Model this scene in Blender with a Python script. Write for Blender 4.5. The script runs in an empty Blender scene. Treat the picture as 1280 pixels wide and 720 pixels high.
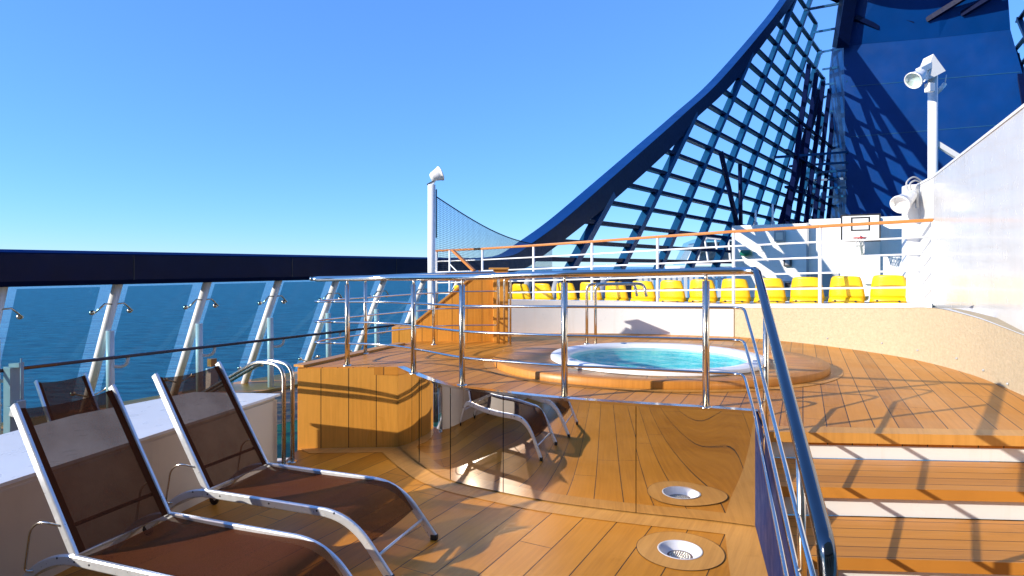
import bpy, bmesh, math, random
from mathutils import Vector, Matrix
random.seed(7)
S = bpy.context.scene
COL = S.collection
R = math.radians
EYE = 1.8; HOR = 333.0; F = 780.0
def P(px, py, z):            # point at height z seen at photo pixel
    d = F*(EYE-z)/(py-HOR); return Vector(((px-640)/F*d, d, z))
def Q(px, py, d):            # point at depth d
    return Vector(((px-640)/F*d, d, EYE+(HOR-py)/F*d))
def V(*a): return Vector(a)

# ------------------------------------------------------------------ materials
def newmat(name):
    m = bpy.data.materials.new(name); m.use_nodes = True
    nt = m.node_tree; b = nt.nodes['Principled BSDF']; return m, nt, b
def nd(nt, t, **kw):
    n = nt.nodes.new(t)
    for k, v in kw.items(): setattr(n, k, v)
    return n
def lk(nt, a, b): nt.links.new(a, b)
def math_n(nt, op, a, b=None, clamp=False):
    n = nd(nt, 'ShaderNodeMath', operation=op); n.use_clamp = clamp
    for i, x in enumerate((a, b)):
        if x is None: continue
        if isinstance(x, (int, float)): n.inputs[i].default_value = x
        else: lk(nt, x, n.inputs[i])
    return n.outputs[0]
def dotn(nt, v, d):
    n = nd(nt, 'ShaderNodeVectorMath', operation='DOT_PRODUCT'); lk(nt, v, n.inputs[0]); n.inputs[1].default_value = d
    return n.outputs['Value']
def mixc(nt, f, a, b, mode='MIX'):
    n = nd(nt, 'ShaderNodeMix', data_type='RGBA', blend_type=mode)
    for i, x in ((0, f), (6, a), (7, b)):
        if isinstance(x, (int, float)): n.inputs[i].default_value = x
        elif isinstance(x, tuple): n.inputs[i].default_value = (*x, 1)
        else: lk(nt, x, n.inputs[i])
    return n.outputs[2]
def noise(nt, vec, scale, detail=4, rough=.55):
    n = nd(nt, 'ShaderNodeTexNoise'); n.inputs['Scale'].default_value = scale
    n.inputs['Detail'].default_value = detail; n.inputs['Roughness'].default_value = rough
    if vec is not None: lk(nt, vec, n.inputs['Vector'])
    return n.outputs['Fac']
def ramp(nt, f, stops):
    n = nd(nt, 'ShaderNodeValToRGB'); e = n.color_ramp.elements
    while len(e) < len(stops): e.new(.5)
    for i, (p, c) in enumerate(stops):
        e[i].position = p; e[i].color = (*c, 1)
    lk(nt, f, n.inputs[0]); return n.outputs[0]
def mapr(nt, f, a, b, c, d):
    n = nd(nt, 'ShaderNodeMapRange'); lk(nt, f, n.inputs[0])
    for i, x in enumerate((a, b, c, d)): n.inputs[i+1].default_value = x
    return n.outputs[0]

def teak(name, vdir=None, udir=None, w=.12, base=(.50, .245, .075), caulk=.0065, polar=None, rough=.42, joint=True):
    m, nt, b = newmat(name)
    g = nd(nt, 'ShaderNodeNewGeometry'); pos = g.outputs['Position']
    if polar:
        sub = nd(nt, 'ShaderNodeVectorMath', operation='SUBTRACT'); lk(nt, pos, sub.inputs[0]); sub.inputs[1].default_value = (polar[0], polar[1], 0)
        sep = nd(nt, 'ShaderNodeSeparateXYZ'); lk(nt, sub.outputs[0], sep.inputs[0])
        ang = math_n(nt, 'ARCTAN2', sep.outputs[1], sep.outputs[0])
        v = math_n(nt, 'MULTIPLY', ang, polar[2]/(2*math.pi)); wv = 2*math.pi*1.3/polar[2]
        ln = nd(nt, 'ShaderNodeVectorMath', operation='LENGTH'); lk(nt, sub.outputs[0], ln.inputs[0]); u = ln.outputs['Value']
        vv = math_n(nt, 'MULTIPLY', v, wv)
    else:
        vv = dotn(nt, pos, vdir); v = math_n(nt, 'DIVIDE', vv, w); u = dotn(nt, pos, udir); wv = w
    cell = math_n(nt, 'FLOOR', v); fr = math_n(nt, 'SUBTRACT', v, cell)
    wn = nd(nt, 'ShaderNodeTexWhiteNoise', noise_dimensions='1D'); lk(nt, cell, wn.inputs['W']); rnd = wn.outputs['Value']
    # grain coordinates
    cb = nd(nt, 'ShaderNodeCombineXYZ')
    lk(nt, math_n(nt, 'MULTIPLY', vv, 26.0), cb.inputs[0]); lk(nt, math_n(nt, 'MULTIPLY', u, 1.3), cb.inputs[1]); lk(nt, math_n(nt, 'MULTIPLY', rnd, 40.0), cb.inputs[2])
    gr = noise(nt, cb.outputs[0], 1.6, 5, .62)
    bl = noise(nt, pos, 1.1, 3, .6)
    f = math_n(nt, 'ADD', math_n(nt, 'MULTIPLY', gr, .62), math_n(nt, 'MULTIPLY', rnd, .38))
    lo = tuple(c*k for c, k in zip(base, (.66, .60, .55))); hi = tuple(min(.9, c*k) for c, k in zip(base, (1.26, 1.3, 1.5)))
    col = ramp(nt, f, [(.2, lo), (.52, base), (.85, hi)])
    wear = mapr(nt, bl, .35, .7, 0, .35)
    col = mixc(nt, wear, col, tuple(min(.9, c*k) for c, k in zip(base, (1.15, 1.28, 1.7))))
    stain = mapr(nt, noise(nt, pos, 3.7, 6, .7), .60, .78, 0, .35)
    col = mixc(nt, stain, col, tuple(c*.45 for c in base))
    if caulk:
        e = math_n(nt, 'MINIMUM', fr, math_n(nt, 'SUBTRACT', 1.0, fr))
        line = math_n(nt, 'LESS_THAN', math_n(nt, 'MULTIPLY', e, wv), caulk*.5)
        if joint:
            uu = math_n(nt, 'ADD', math_n(nt, 'DIVIDE', u, 2.6), math_n(nt, 'MULTIPLY', rnd, 7.3))
            fu = math_n(nt, 'FRACT', uu)
            line = math_n(nt, 'MAXIMUM', line, math_n(nt, 'LESS_THAN', fu, .0018))
        col = mixc(nt, line, col, (.035, .022, .014))
        bp = nd(nt, 'ShaderNodeBump'); bp.inputs['Strength'].default_value = .35; bp.inputs['Distance'].default_value = .003
        lk(nt, math_n(nt, 'SUBTRACT', math_n(nt, 'MULTIPLY', gr, .35), line), bp.inputs['Height']); lk(nt, bp.outputs[0], b.inputs['Normal'])
    lk(nt, col, b.inputs['Base Color'])
    lk(nt, mapr(nt, bl, .3, .7, rough-.12, rough+.12), b.inputs['Roughness'])
    b.inputs['Specular IOR Level'].default_value = .25
    return m

def paint(name, col, rough=.4, var=.12, bump=0, bscale=60, coat=0, metal=0, dirt=None, nscale=2.5, spec=.5):
    m, nt, b = newmat(name)
    tc = nd(nt, 'ShaderNodeNewGeometry').outputs['Position']
    n1 = noise(nt, tc, nscale, 5, .6)
    c = ramp(nt, n1, [(.25, tuple(x*(1-var) for x in col)), (.75, tuple(min(.95, x*(1+var*.6)) for x in col))])
    if dirt:
        mp = nd(nt, 'ShaderNodeMapping'); mp.inputs['Scale'].default_value = (9, 9, .7); lk(nt, tc, mp.inputs[0])
        d = mapr(nt, noise(nt, mp.outputs[0], 1.0, 6, .65), .56, .8, 0, .45)
        c = mixc(nt, d, c, dirt)
    lk(nt, c, b.inputs['Base Color'])
    lk(nt, mapr(nt, noise(nt, tc, nscale*3, 3), .3, .7, max(.02, rough*.8), min(1, rough*1.2)), b.inputs['Roughness'])
    b.inputs['Metallic'].default_value = metal; b.inputs['Coat Weight'].default_value = coat; b.inputs['Coat Roughness'].default_value = .06
    b.inputs['Specular IOR Level'].default_value = spec
    if bump:
        bp = nd(nt, 'ShaderNodeBump'); bp.inputs['Strength'].default_value = bump; bp.inputs['Distance'].default_value = .01
        lk(nt, noise(nt, tc, bscale, 4, .6), bp.inputs['Height']); lk(nt, bp.outputs[0], b.inputs['Normal'])
    return m

AV = V(.532, .847, 0); NV = V(.847, -.532, 0)      # ship's length and inboard directions
ang_dk = R(28); ud = (math.sin(ang_dk), math.cos(ang_dk), 0); vd = (math.cos(ang_dk), -math.sin(ang_dk), 0)
ang_pf = R(25); udp = (math.sin(ang_pf), math.cos(ang_pf), 0); vdp = (math.cos(ang_pf), -math.sin(ang_pf), 0)
M = {}
M['deck'] = teak('teak_deck', vd, ud, .235, base=(.51, .195, .016), caulk=.0065)
M['platform'] = teak('teak_platform', vdp, udp, .135, base=(.53, .208, .026), caulk=.006)
M['margin'] = teak('teak_margin', vd, ud, 5.0, base=(.58, .275, .06), caulk=0)
M['plain'] = teak('teak_plain', vd, ud, 5.0, base=(.53, .215, .035), caulk=0)
M['nosing'] = teak('teak_nosing', (.065, 1, 0), (1, -.065, 0), .105, base=(.50, .20, .03), caulk=.005, joint=False)
M['ringwood'] = teak('teak_ring', polar=(1.47, 6.38, 44), base=(.53, .22, .04), caulk=.006, joint=False)
M['upright'] = teak('teak_upright', (1, 0, 0), (0, 0, 1), .27, base=(.66, .29, .045), caulk=.007, joint=False, rough=.3)
M['uprightb'] = teak('teak_upright_narrow', (1, 0, 0), (0, 0, 1), .2, base=(.64, .27, .04), caulk=.006, joint=False, rough=.35)
M['walkteak'] = teak('teak_walkway', (.10, 1, 0), (1, -.1, 0), .42, base=(.26, .14, .07), caulk=.02, joint=False)
M['railwood'] = teak('teak_rail', (0, 0, 1), (1, 0, 0), 4, base=(.46, .17, .04), caulk=0, rough=.25)
M['darkrail'] = paint('dark_varnish', (.075, .014, .008), .25, .25, coat=.5)
M['white'] = paint('white_paint', (.78, .78, .77), .32, .05, dirt=(.62, .58, .50), coat=.2)
M['whitewall'] = paint('white_wall_paint', (.58, .57, .55), .24, .06, dirt=(.42, .40, .36), coat=.2, bump=.03, bscale=3)
M['whitebox'] = paint('white_box_paint', (.68, .64, .57), .45, .07, dirt=(.5, .47, .42))
M['boxbounce'] = paint('beige_bounce_paint', (.66, .55, .41), .5, .06, dirt=(.5, .42, .32))  # beige carries the warm deck bounce on the shaded box sides
M['deckhouse'] = paint('blocker_paint', (.42, .33, .22), .5, .1, dirt=(.3, .22, .15))  # cream of the added sky blocker, warms the fill light
M['beige'] = paint('beige_grit_coating', (.45, .365, .235), .75, .16, bump=1.0, bscale=45, nscale=28, dirt=(.45, .36, .24))
M['navy'] = paint('navy_paint', (.002, .006, .035), .35, .25, spec=.12)  # deep blue with the shade on beams and crossbars put into it
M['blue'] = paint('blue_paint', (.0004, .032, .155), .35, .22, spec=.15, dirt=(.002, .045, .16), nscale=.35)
M['tealblue'] = paint('teal_blue_paint', (.007, .062, .155), .35, .3, spec=.3, nscale=.8)
M['yellow'] = paint('yellow_plastic', (.80, .47, .004), .35, .08, dirt=(.55, .33, .02))
M['grey'] = paint('grey_paint', (.36, .37, .38), .45, .1)
M['darkgrey'] = paint('dark_grey', (.05, .05, .055), .5, .2)
M['black'] = paint('black_plastic', (.012, .012, .013), .45, .2)
M['green'] = paint('green_deck_paint', (.012, .135, .065), .55, .2, dirt=(.03, .10, .06))
M['greenp'] = paint('green_plastic', (.01, .16, .10), .35, .1)
M['red'] = paint('red_paint', (.6, .03, .02), .4, .1)
M['steel'] = paint('polished_steel', (.76, .71, .63), .10, .06, metal=1, nscale=9)
M['bowl'] = paint('dull_steel_bowl', (.85, .83, .82), .4, .1, metal=.3, nscale=14)
M['drainbrown'] = paint('drain_grate', (.16, .10, .09), .5, .2)
M['darksteel'] = paint('dark_polished_steel', (.17, .17, .175), .10, .08, metal=1, nscale=9)
M['brushed'] = paint('brushed_steel', (.72, .64, .52), .22, .08, metal=1, nscale=12)
M['alu'] = paint('aluminium_frame', (.72, .73, .74), .34, .06, metal=.55, nscale=14)
M['stringer'] = paint('navy_reflection', (.002, .014, .07), .45, .2, spec=.04)  # navy stands in for sky and sea mirrored in the polished stringer
M['net'] = paint('net_cord', (.012, .03, .075), .7, .1)
M['cord'] = paint('white_cord', (.6, .6, .6), .7, .1)
# mirror panels: faint scuffs and waviness
m, nt, b = newmat('mirror_steel'); M['mirror'] = m
tc = nd(nt, 'ShaderNodeNewGeometry').outputs['Position']
b.inputs['Metallic'].default_value = 1
lk(nt, ramp(nt, noise(nt, tc, 3, 6, .7), [(.3, (.80, .78, .74)), (.7, (.88, .86, .83))]), b.inputs['Base Color'])
lk(nt, mapr(nt, noise(nt, tc, 7, 6, .75), .5, .8, .012, .09), b.inputs['Roughness'])
bp = nd(nt, 'ShaderNodeBump'); bp.inputs['Strength'].default_value = .03; bp.inputs['Distance'].default_value = .02
lk(nt, noise(nt, tc, 1.6, 2), bp.inputs['Height']); lk(nt, bp.outputs[0], b.inputs['Normal'])
# sling fabric, a see-through weave
m, nt, b = newmat('brown_sling_mesh'); M['sling'] = m
tc = nd(nt, 'ShaderNodeTexCoord').outputs['Object']
wv = noise(nt, tc, 220, 2, .7); big = noise(nt, tc, 5, 4)
lk(nt, mixc(nt, mapr(nt, wv, .3, .7, 0, 1), (.062, .015, .004), (.140, .040, .012)), b.inputs['Base Color'])
b.inputs['Roughness'].default_value = .6; b.inputs['Specular IOR Level'].default_value = .05
tr = nd(nt, 'ShaderNodeBsdfTransparent'); tr.inputs[0].default_value = (1, .84, .70, 1); mx = nd(nt, 'ShaderNodeMixShader')
lk(nt, mapr(nt, big, .3, .7, .15, .21), mx.inputs[0]); lk(nt, b.outputs[0], mx.inputs[1]); lk(nt, tr.outputs[0], mx.inputs[2])
lk(nt, mx.outputs[0], nt.nodes['Material Output'].inputs[0])
M['slinghem'] = paint('brown_sling_hem', (.075, .020, .006), .8, .2, bump=.2, bscale=300, spec=.05)
# tinted windscreen glass
def glass(name, tint, refl=1.0, ior=1.45):
    m, nt, b = newmat(name); nt.nodes.remove(b)
    tr = nd(nt, 'ShaderNodeBsdfTransparent'); tr.inputs[0].default_value = (*tint, 1)
    gl = nd(nt, 'ShaderNodeBsdfGlossy'); gl.inputs['Roughness'].default_value = .01; gl.inputs[0].default_value = (refl, refl, refl, 1)
    fr = nd(nt, 'ShaderNodeFresnel'); fr.inputs[0].default_value = ior
    mx = nd(nt, 'ShaderNodeMixShader'); lk(nt, fr.outputs[0], mx.inputs[0]); lk(nt, tr.outputs[0], mx.inputs[1]); lk(nt, gl.outputs[0], mx.inputs[2])
    lk(nt, mx.outputs[0], nt.nodes['Material Output'].inputs[0]); return m
M['tint'] = glass('tinted_glass', (.26, .50, .56), .6, 1.4)
M['lens'] = glass('lens_glass', (.75, .85, .84))
# pool water and basin
m, nt, b = newmat('pool_water'); M['water'] = m; nt.nodes.remove(b)
tc = nd(nt, 'ShaderNodeNewGeometry').outputs['Position']
bp = nd(nt, 'ShaderNodeBump'); bp.inputs['Strength'].default_value = .55; bp.inputs['Distance'].default_value = .03
lk(nt, noise(nt, tc, 5.5, 3), bp.inputs['Height'])
tp = nd(nt, 'ShaderNodeBsdfTransparent'); tp.inputs[0].default_value = (.72, .99, 1, 1)
gl = nd(nt, 'ShaderNodeBsdfGlossy'); gl.inputs['Roughness'].default_value = .02; lk(nt, bp.outputs[0], gl.inputs['Normal'])
fr = nd(nt, 'ShaderNodeFresnel'); fr.inputs[0].default_value = 1.18; lk(nt, bp.outputs[0], fr.inputs['Normal'])
mx = nd(nt, 'ShaderNodeMixShader'); lk(nt, math_n(nt, 'MULTIPLY', fr.outputs[0], .42), mx.inputs[0]); lk(nt, tp.outputs[0], mx.inputs[1]); lk(nt, gl.outputs[0], mx.inputs[2])
lk(nt, mx.outputs[0], nt.nodes['Material Output'].inputs[0])
m, nt, b = newmat('pool_basin'); M['basin'] = m
tc = nd(nt, 'ShaderNodeNewGeometry').outputs['Position']
lk(nt, ramp(nt, noise(nt, tc, 4, 5, .7), [(.3, (.05, .38, .42)), (.55, (.13, .56, .58)), (.75, (.40, .72, .60))]), b.inputs['Base Color'])
b.inputs['Roughness'].default_value = .3
# sea
m, nt, b = newmat('sea_water'); M['sea'] = m
tc = nd(nt, 'ShaderNodeNewGeometry').outputs['Position']
mp = nd(nt, 'ShaderNodeMapping'); mp.inputs['Scale'].default_value = (.12, .40, 1); mp.inputs['Rotation'].default_value = (0, 0, R(-14)); lk(nt, tc, mp.inputs[0])
n1 = noise(nt, mp.outputs[0], 1.0, 8, .62)
bp = nd(nt, 'ShaderNodeBump'); bp.inputs['Strength'].default_value = .8; bp.inputs['Distance'].default_value = 1.6
lk(nt, n1, bp.inputs['Height']); lk(nt, bp.outputs[0], b.inputs['Normal'])
lk(nt, ramp(nt, n1, [(.40, (.007, .085, .16)), (.60, (.045, .25, .36))]), b.inputs['Base Color'])
b.inputs['Roughness'].default_value = .22; b.inputs['IOR'].default_value = 1.27

# ------------------------------------------------------------------ mesh builder
class MB:
    def __init__(s): s.v = []; s.f = []; s.sm = []
    def add(s, vs, fs, smooth=False):
        o = len(s.v); s.v += [Vector(p) for p in vs]; s.f += [tuple(i+o for i in f) for f in fs]; s.sm += [smooth]*len(fs); return s
    def box(s, c, size, rz=0, bev=0):
        c = Vector(c); h = [x/2 for x in size]; mt = Matrix.Rotation(rz, 3, 'Z')
        return s.obox(c, mt @ V(1, 0, 0), mt @ V(0, 1, 0), V(0, 0, 1), h, bev)
    def obox(s, c, ax, ay, az, h, bev=0):
        bm = bmesh.new(); bmesh.ops.create_cube(bm, size=2)
        for v in bm.verts: v.co = V(v.co.x*h[0], v.co.y*h[1], v.co.z*h[2])
        if bev: bmesh.ops.bevel(bm, geom=list(bm.edges), offset=bev, segments=2, profile=.6, affect='EDGES')
        bm.verts.index_update(); c = Vector(c)
        s.add([c + ax*v.co.x + ay*v.co.y + az*v.co.z for v in bm.verts], [[v.index for v in f.verts] for f in bm.faces]); bm.free(); return s
    def bar(s, a, b, w, h, up=V(0, 0, 1), bev=0):      # rectangular bar a->b
        a = Vector(a); b = Vector(b); d = (b-a); L = d.length; d = d/L
        x = d.cross(up); x = x.normalized() if x.length > 1e-6 else V(1, 0, 0); y = x.cross(d)
        return s.obox((a+b)/2, d, x, y, (L/2, w/2, h/2), bev)
    def tube(s, pts, r, n=10, caps=True, closed=False):
        pts = [Vector(p) for p in pts]; N = len(pts)
        rr = r if isinstance(r, (list, tuple)) else [r]*N
        tang = []
        for i in range(N):
            a = pts[(i-1) % N] if closed else pts[max(i-1, 0)]; b = pts[(i+1) % N] if closed else pts[min(i+1, N-1)]
            tang.append((b-a).normalized())
        t = tang[0]; ref = V(0, 0, 1) if abs(t.z) < .9 else V(1, 0, 0)
        nx = t.cross(ref).normalized(); rings = []; vs = []
        for i in range(N):
            if i:
                nx = nx - tang[i]*nx.dot(tang[i]); nx.normalize()
            ny = tang[i].cross(nx)
            vs += [pts[i] + (nx*math.cos(2*math.pi*k/n) + ny*math.sin(2*math.pi*k/n))*rr[i] for k in range(n)]
        fs = []
        for i in range(N if closed else N-1):
            j = (i+1) % N
            for k in range(n): fs.append((i*n+k, i*n+(k+1) % n, j*n+(k+1) % n, j*n+k))
        o = len(s.v); s.add(vs, fs, True)
        if caps and not closed:
            s.f += [tuple(o+k for k in range(n))[::-1], tuple(o+(N-1)*n+k for k in range(n))]; s.sm += [False, False]
        return s
    def prism(s, poly, z0, z1):                          # plan polygon
        n = len(poly); z0 = z0 if isinstance(z0, list) else [z0]*n; z1 = z1 if isinstance(z1, list) else [z1]*n
        vs = [V(p[0], p[1], z0[i]) for i, p in enumerate(poly)] + [V(p[0], p[1], z1[i]) for i, p in enumerate(poly)]
        fs = [tuple(range(n))[::-1], tuple(range(n, 2*n))] + [(i, (i+1) % n, n+(i+1) % n, n+i) for i in range(n)]
        return s.add(vs, fs)
    def extr(s, poly, d):                                # 3-D polygon pushed along d
        n = len(poly); d = Vector(d); poly = [Vector(p) for p in poly]
        return s.add(poly + [p+d for p in poly], [tuple(range(n)), tuple(range(n, 2*n))[::-1]] + [((i+1) % n, i, n+i, n+(i+1) % n) for i in range(n)])
    def lathe(s, prof, c, n=48, sx=1, sy=1, axis=None):
        c = Vector(c); vs = []
        if axis is None: ex, ey, ez = V(1, 0, 0), V(0, 1, 0), V(0, 0, 1)
        else:
            ez = Vector(axis).normalized(); ex = ez.cross(V(0, 0, 1)); ex = ex.normalized() if ex.length > 1e-4 else V(1, 0, 0); ey = ez.cross(ex)
        for r, z in prof:
            for k in range(n):
                a = 2*math.pi*k/n; vs.append(c + ex*(r*sx*math.cos(a)) + ey*(r*sy*math.sin(a)) + ez*z)
        fs = [(i*n+k, i*n+(k+1) % n, (i+1)*n+(k+1) % n, (i+1)*n+k) for i in range(len(prof)-1) for k in range(n)]
        return s.add(vs, fs, True)
    def grid(s, rows, smooth=True):
        n = len(rows[0]); vs = [p for r in rows for p in r]
        return s.add(vs, [(i*n+k, i*n+k+1, (i+1)*n+k+1, (i+1)*n+k) for i in range(len(rows)-1) for k in range(n-1)], smooth)
    def build(s, name, mat, parent=None, fix=True):
        me = bpy.data.meshes.new(name); off = Vector(parent.location) if parent else V(0, 0, 0)
        root = parent
        while root is not None and root.parent is not None:
            root = root.parent; off = off + Vector(root.location)
        me.from_pydata([v-off for v in s.v], [], s.f); me.materials.append(mat if not isinstance(mat, str) else M[mat])
        for p, sm in zip(me.polygons, s.sm): p.use_smooth = sm
        if fix:
            bm = bmesh.new(); bm.from_mesh(me); bmesh.ops.recalc_face_normals(bm, faces=bm.faces); bm.to_mesh(me); bm.free()
        me.update(); o = bpy.data.objects.new(name, me); COL.objects.link(o)
        if parent: o.parent = parent
        return o
def tag(o, label=None, cat=None, group=None, kind=None):
    if label: o['label'] = label
    if cat: o['category'] = cat
    if group: o['group'] = group
    if kind: o['kind'] = kind
    return o
def thing(name, label, cat, loc=(0, 0, 0), group=None, rz=0):
    o = bpy.data.objects.new(name, None); COL.objects.link(o); o.location = loc; o.rotation_euler = (0, 0, rz); o.empty_display_size = .1
    return tag(o, label, cat, group)
def copytree(o, parent=None):
    c = o.copy(); COL.objects.link(c); c.parent = parent
    for ch in [x for x in S.objects if x.parent == o]: copytree(ch, c)
    return c
def fillet(pts, r, n=6):
    pts = [Vector(p) for p in pts]; out = [pts[0]]
    for i in range(1, len(pts)-1):
        a, b, c = pts[i-1], pts[i], pts[i+1]; d1 = (a-b); d2 = (c-b)
        k = min(r, d1.length*.49, d2.length*.49); p = b+d1.normalized()*k; q = b+d2.normalized()*k
        for j in range(n+1):
            t = j/n; out.append(p*(1-t)**2 + b*2*t*(1-t) + q*t*t)
    return out + [pts[-1]]
def crom(pts, n=8):
    pts = [Vector(p) for p in pts]; out = []
    q = [pts[0]*2-pts[1]] + pts + [pts[-1]*2-pts[-2]]
    for i in range(1, len(q)-2):
        a, b, c, d = q[i-1:i+3]
        for j in range(n):
            t = j/n; out.append(((b*2) + (c-a)*t + (a*2-b*5+c*4-d)*t*t + (b*3-a-c*3+d)*t**3)*.5)
    return out + [pts[-1]]
def interp(xs, ys, x):
    if x <= xs[0]: return ys[0]+(ys[1]-ys[0])*(x-xs[0])/(xs[1]-xs[0])
    for i in range(len(xs)-1):
        if x <= xs[i+1]: return ys[i]+(ys[i+1]-ys[i])*(x-xs[i])/(xs[i+1]-xs[i])
    return ys[-1]+(ys[-1]-ys[-2])*(x-xs[-1])/(xs[-1]-xs[-2])
def H(u, c, z): return AV*u - NV*c + V(0, 0, z)

# ------------------------------------------------------------------ sea, decks
tag(MB().add([(-9000, -3000, -22), (9000, -3000, -22), (9000, 26000, -22), (-9000, 26000, -22)], [(0, 1, 2, 3)]).build('sea', 'sea'), kind='structure')
mirror_plan = crom([(-1.13, 6.2, 0), (-.83, 5.65, 0), (-.52, 5.23, 0), (0, 4.9, 0), (.39, 4.71, 0), (.9, 4.535, 0), (1.385, 4.40, 0), (1.69, 4.29, 0)], 10)
def xl(Y): return 1.70-.283*(4.34-Y)                # left edge of the stairs
deck = MB(); dp = [(-2.1, 6.17), (-1.1, 6.3), (0, 5.1), (1.72, 4.5), (5, 4.5), (5, -5), (-4.2, -5), (-3.7, 5.82), (-2.1, 5.74)]
dc = P(850, 688, 0)
hole = [(dc.x+.131*math.cos(R(45+k*10)), dc.y+.131*math.sin(R(45+k*10))) for k in range(37)]
deck.prism(dp[:4]+hole+[dp[3]]+dp[4:], -.08, 0)
tag(deck.build('deck', 'deck'), kind='structure')
tag(MB().prism([(p[0]*1.0, p[1]-.012) for p in [(-2.1, 6.17), (-3.7, 5.82), (-4.2, -5), (-4.1, -5), (-3.6, 5.80), (-2.1, 6.05)]], -.6, -.081).build('deck_edge', 'whitebox'), kind='structure')
def outset(pl, d):
    out = []
    for i, p in enumerate(pl):
        t = (pl[min(i+1, len(pl)-1)]-pl[max(i-1, 0)]).normalized(); nrm = V(t.y, -t.x, 0)
        out.append(p+nrm*d)
    return out                                       # positive = toward the camera side
# pale margin plank along the steel wall
inn = outset(mirror_plan, -.015); out = outset(mirror_plan, .19)
mg = MB(); mg.add([p+V(0, 0, .004) for p in inn]+[p+V(0, 0, .004) for p in out], [(i, i+1, len(inn)+i+1, len(inn)+i) for i in range(len(inn)-1)])
tag(mg.build('deck_margin', 'margin'), kind='structure')
ma = MB(); p0 = V(1.69, 4.20, .004)
ma.add([V(1.67, 4.16, .0032), V(1.43, 4.19, .0032), V(.60, 1.3, .0032), V(.85, 1.3, .0032)], [(0, 1, 2, 3)])
tag(ma.build('deck_margin', 'margin'), kind='structure')
# walkway below, along the ship's side
tag(MB().add([H(-8, 4.0, -.604), H(26, 4.0, -.604), H(26, 8.05, -.604), H(-8, 8.05, -.604)], [(0, 1, 2, 3)]).build('walkway', 'green'), kind='structure')
tag(MB().add([H(-8, 8.05, -.6), H(26, 8.05, -.6), H(26, 11.5, -.6), H(-8, 11.5, -.6)], [(0, 1, 2, 3)]).build('walkway', 'walkteak'), kind='structure')
tag(MB().extr([H(-8, 10.25, -.6), H(26, 10.25, -.6), H(26, 11.5, -.6), H(-8, 11.5, -.6)], (0, 0, .05)).build('walkway_margin', 'margin'), kind='structure')
tag(MB().extr([H(-8, 11.5, -.62), H(40, 11.5, -.62), H(40, 11.5, -12), H(-8, 11.5, -12)], NV*.3).build('ship_side', 'white'), kind='structure')

# ------------------------------------------------------------------ raised spa platform
plat = thing('spa_platform', 'raised teak platform with a curved mirror polished steel front', 'platform', (.6, 6, 0))
back_pts = [(4.05, 3.62), (4.5, 4.9), (4.5, 7.2), (4.1, 8.1), (3.3, 9.1), (2, 9.4), (.85, 9.5), (-.1, 9.4), (-.3, 8.4), (-1.3, 8.4), (-1.42, 8.0), (-2.12, 6.18)]
pl = [(p.x, p.y) for p in mirror_plan[::2]] + [(1.55, 3.80)] + back_pts
inset = outset(mirror_plan, -.03)
pl2 = [(p.x, p.y) for p in inset[::2]] + [(xl(3.80), 3.80)] + back_pts
hole = [(1.45+.95*math.cos(R(80-k*6)), 6.28+.9*math.sin(R(80-k*6))) for k in range(61)]
i_ = [i for i, p in enumerate(pl2) if p == (2, 9.4)][0]
MB().prism(pl2[:i_+1]+hole+pl2[i_:], .72, .80).build('teak_floor', 'platform', plat)
# steel panels with seams
def px_of(p): return 640+F*p.x/p.y
seams = [-1e9, 524, 563, 629, 795, 1e9]
for i in range(5):
    seg = [p for p in mirror_plan if seams[i]-.01 <= px_of(p) <= seams[i+1]+.01]
    # cut exactly at seams
    def at(px):
        for a, b in zip(mirror_plan, mirror_plan[1:]):
            if px_of(a) <= px <= px_of(b): return a.lerp(b, (px-px_of(a))/(px_of(b)-px_of(a)))
    if i > 0: seg = [at(seams[i]+.5)] + [p for p in seg if px_of(p) > seams[i]+1]
    if i < 4: seg = [p for p in seg if px_of(p) < seams[i+1]-1] + [at(seams[i+1]-.5)]
    if len(seg) < 2: continue
    MB().grid([[p+V(0, 0, .012) for p in seg], [p+V(0, 0, .785) for p in seg]]).build('steel_panel', 'mirror', plat, fix=False)
bk = outset(mirror_plan, -.02)
MB().grid([[p for p in bk], [p+V(0, 0, .72) for p in bk]]).build('panel_backing', 'black', plat)
rim = outset(mirror_plan, .012); rin = outset(mirror_plan, -.06)
rm = MB(); n = len(rim)
rm.grid([[p+V(0, 0, .787) for p in rim], [p+V(0, 0, .806) for p in rim], [p+V(0, 0, .806) for p in rin]], False)
rm.build('steel_rim', 'steel', plat)
MB().extr([(-2.11, 6.16, 0), (-1.13, 6.22, 0), (-1.13, 6.22, .79), (-2.11, 6.16, .79)], (0, .08, 0)).build('wood_front', 'upright', plat)
MB().prism([(-2.1, 6.155), (-1.12, 6.215), (-1.03, 6.04), (-1.95, 6.0)], .0005, .0045).build('sill', 'margin', plat)
MB().extr([(-2.12, 6.17, -.6), (-1.42, 8.0, -.6), (-1.42, 8.0, .79), (-2.12, 6.17, .79)], (.06, 0, 0)).build('wood_side', 'uprightb', plat)
MB().bar((-2.12, 6.2, .812), (-1.42, 8.0, .812), .12, .022).build('cap_board', 'margin', plat)
# low round steps round the tub
CX, CY = 1.47, 6.38
MB().lathe([(.96, .70), (.96, .868), (1.50, .868)], (CX, CY, 0), 96, 1, .81).build('round_step', 'ringwood', plat)
MB().lathe([(1.50, .8685), (1.64, .8685), (1.65, .862), (1.65, .803)], (CX, CY, 0), 96, 1, .81).build('step_nosing', 'plain', plat)
MB().lathe([(1.652, .804), (1.76, .804)], (CX, CY, 0), 96, 1, .815).build('step_margin', 'margin', plat)

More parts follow.
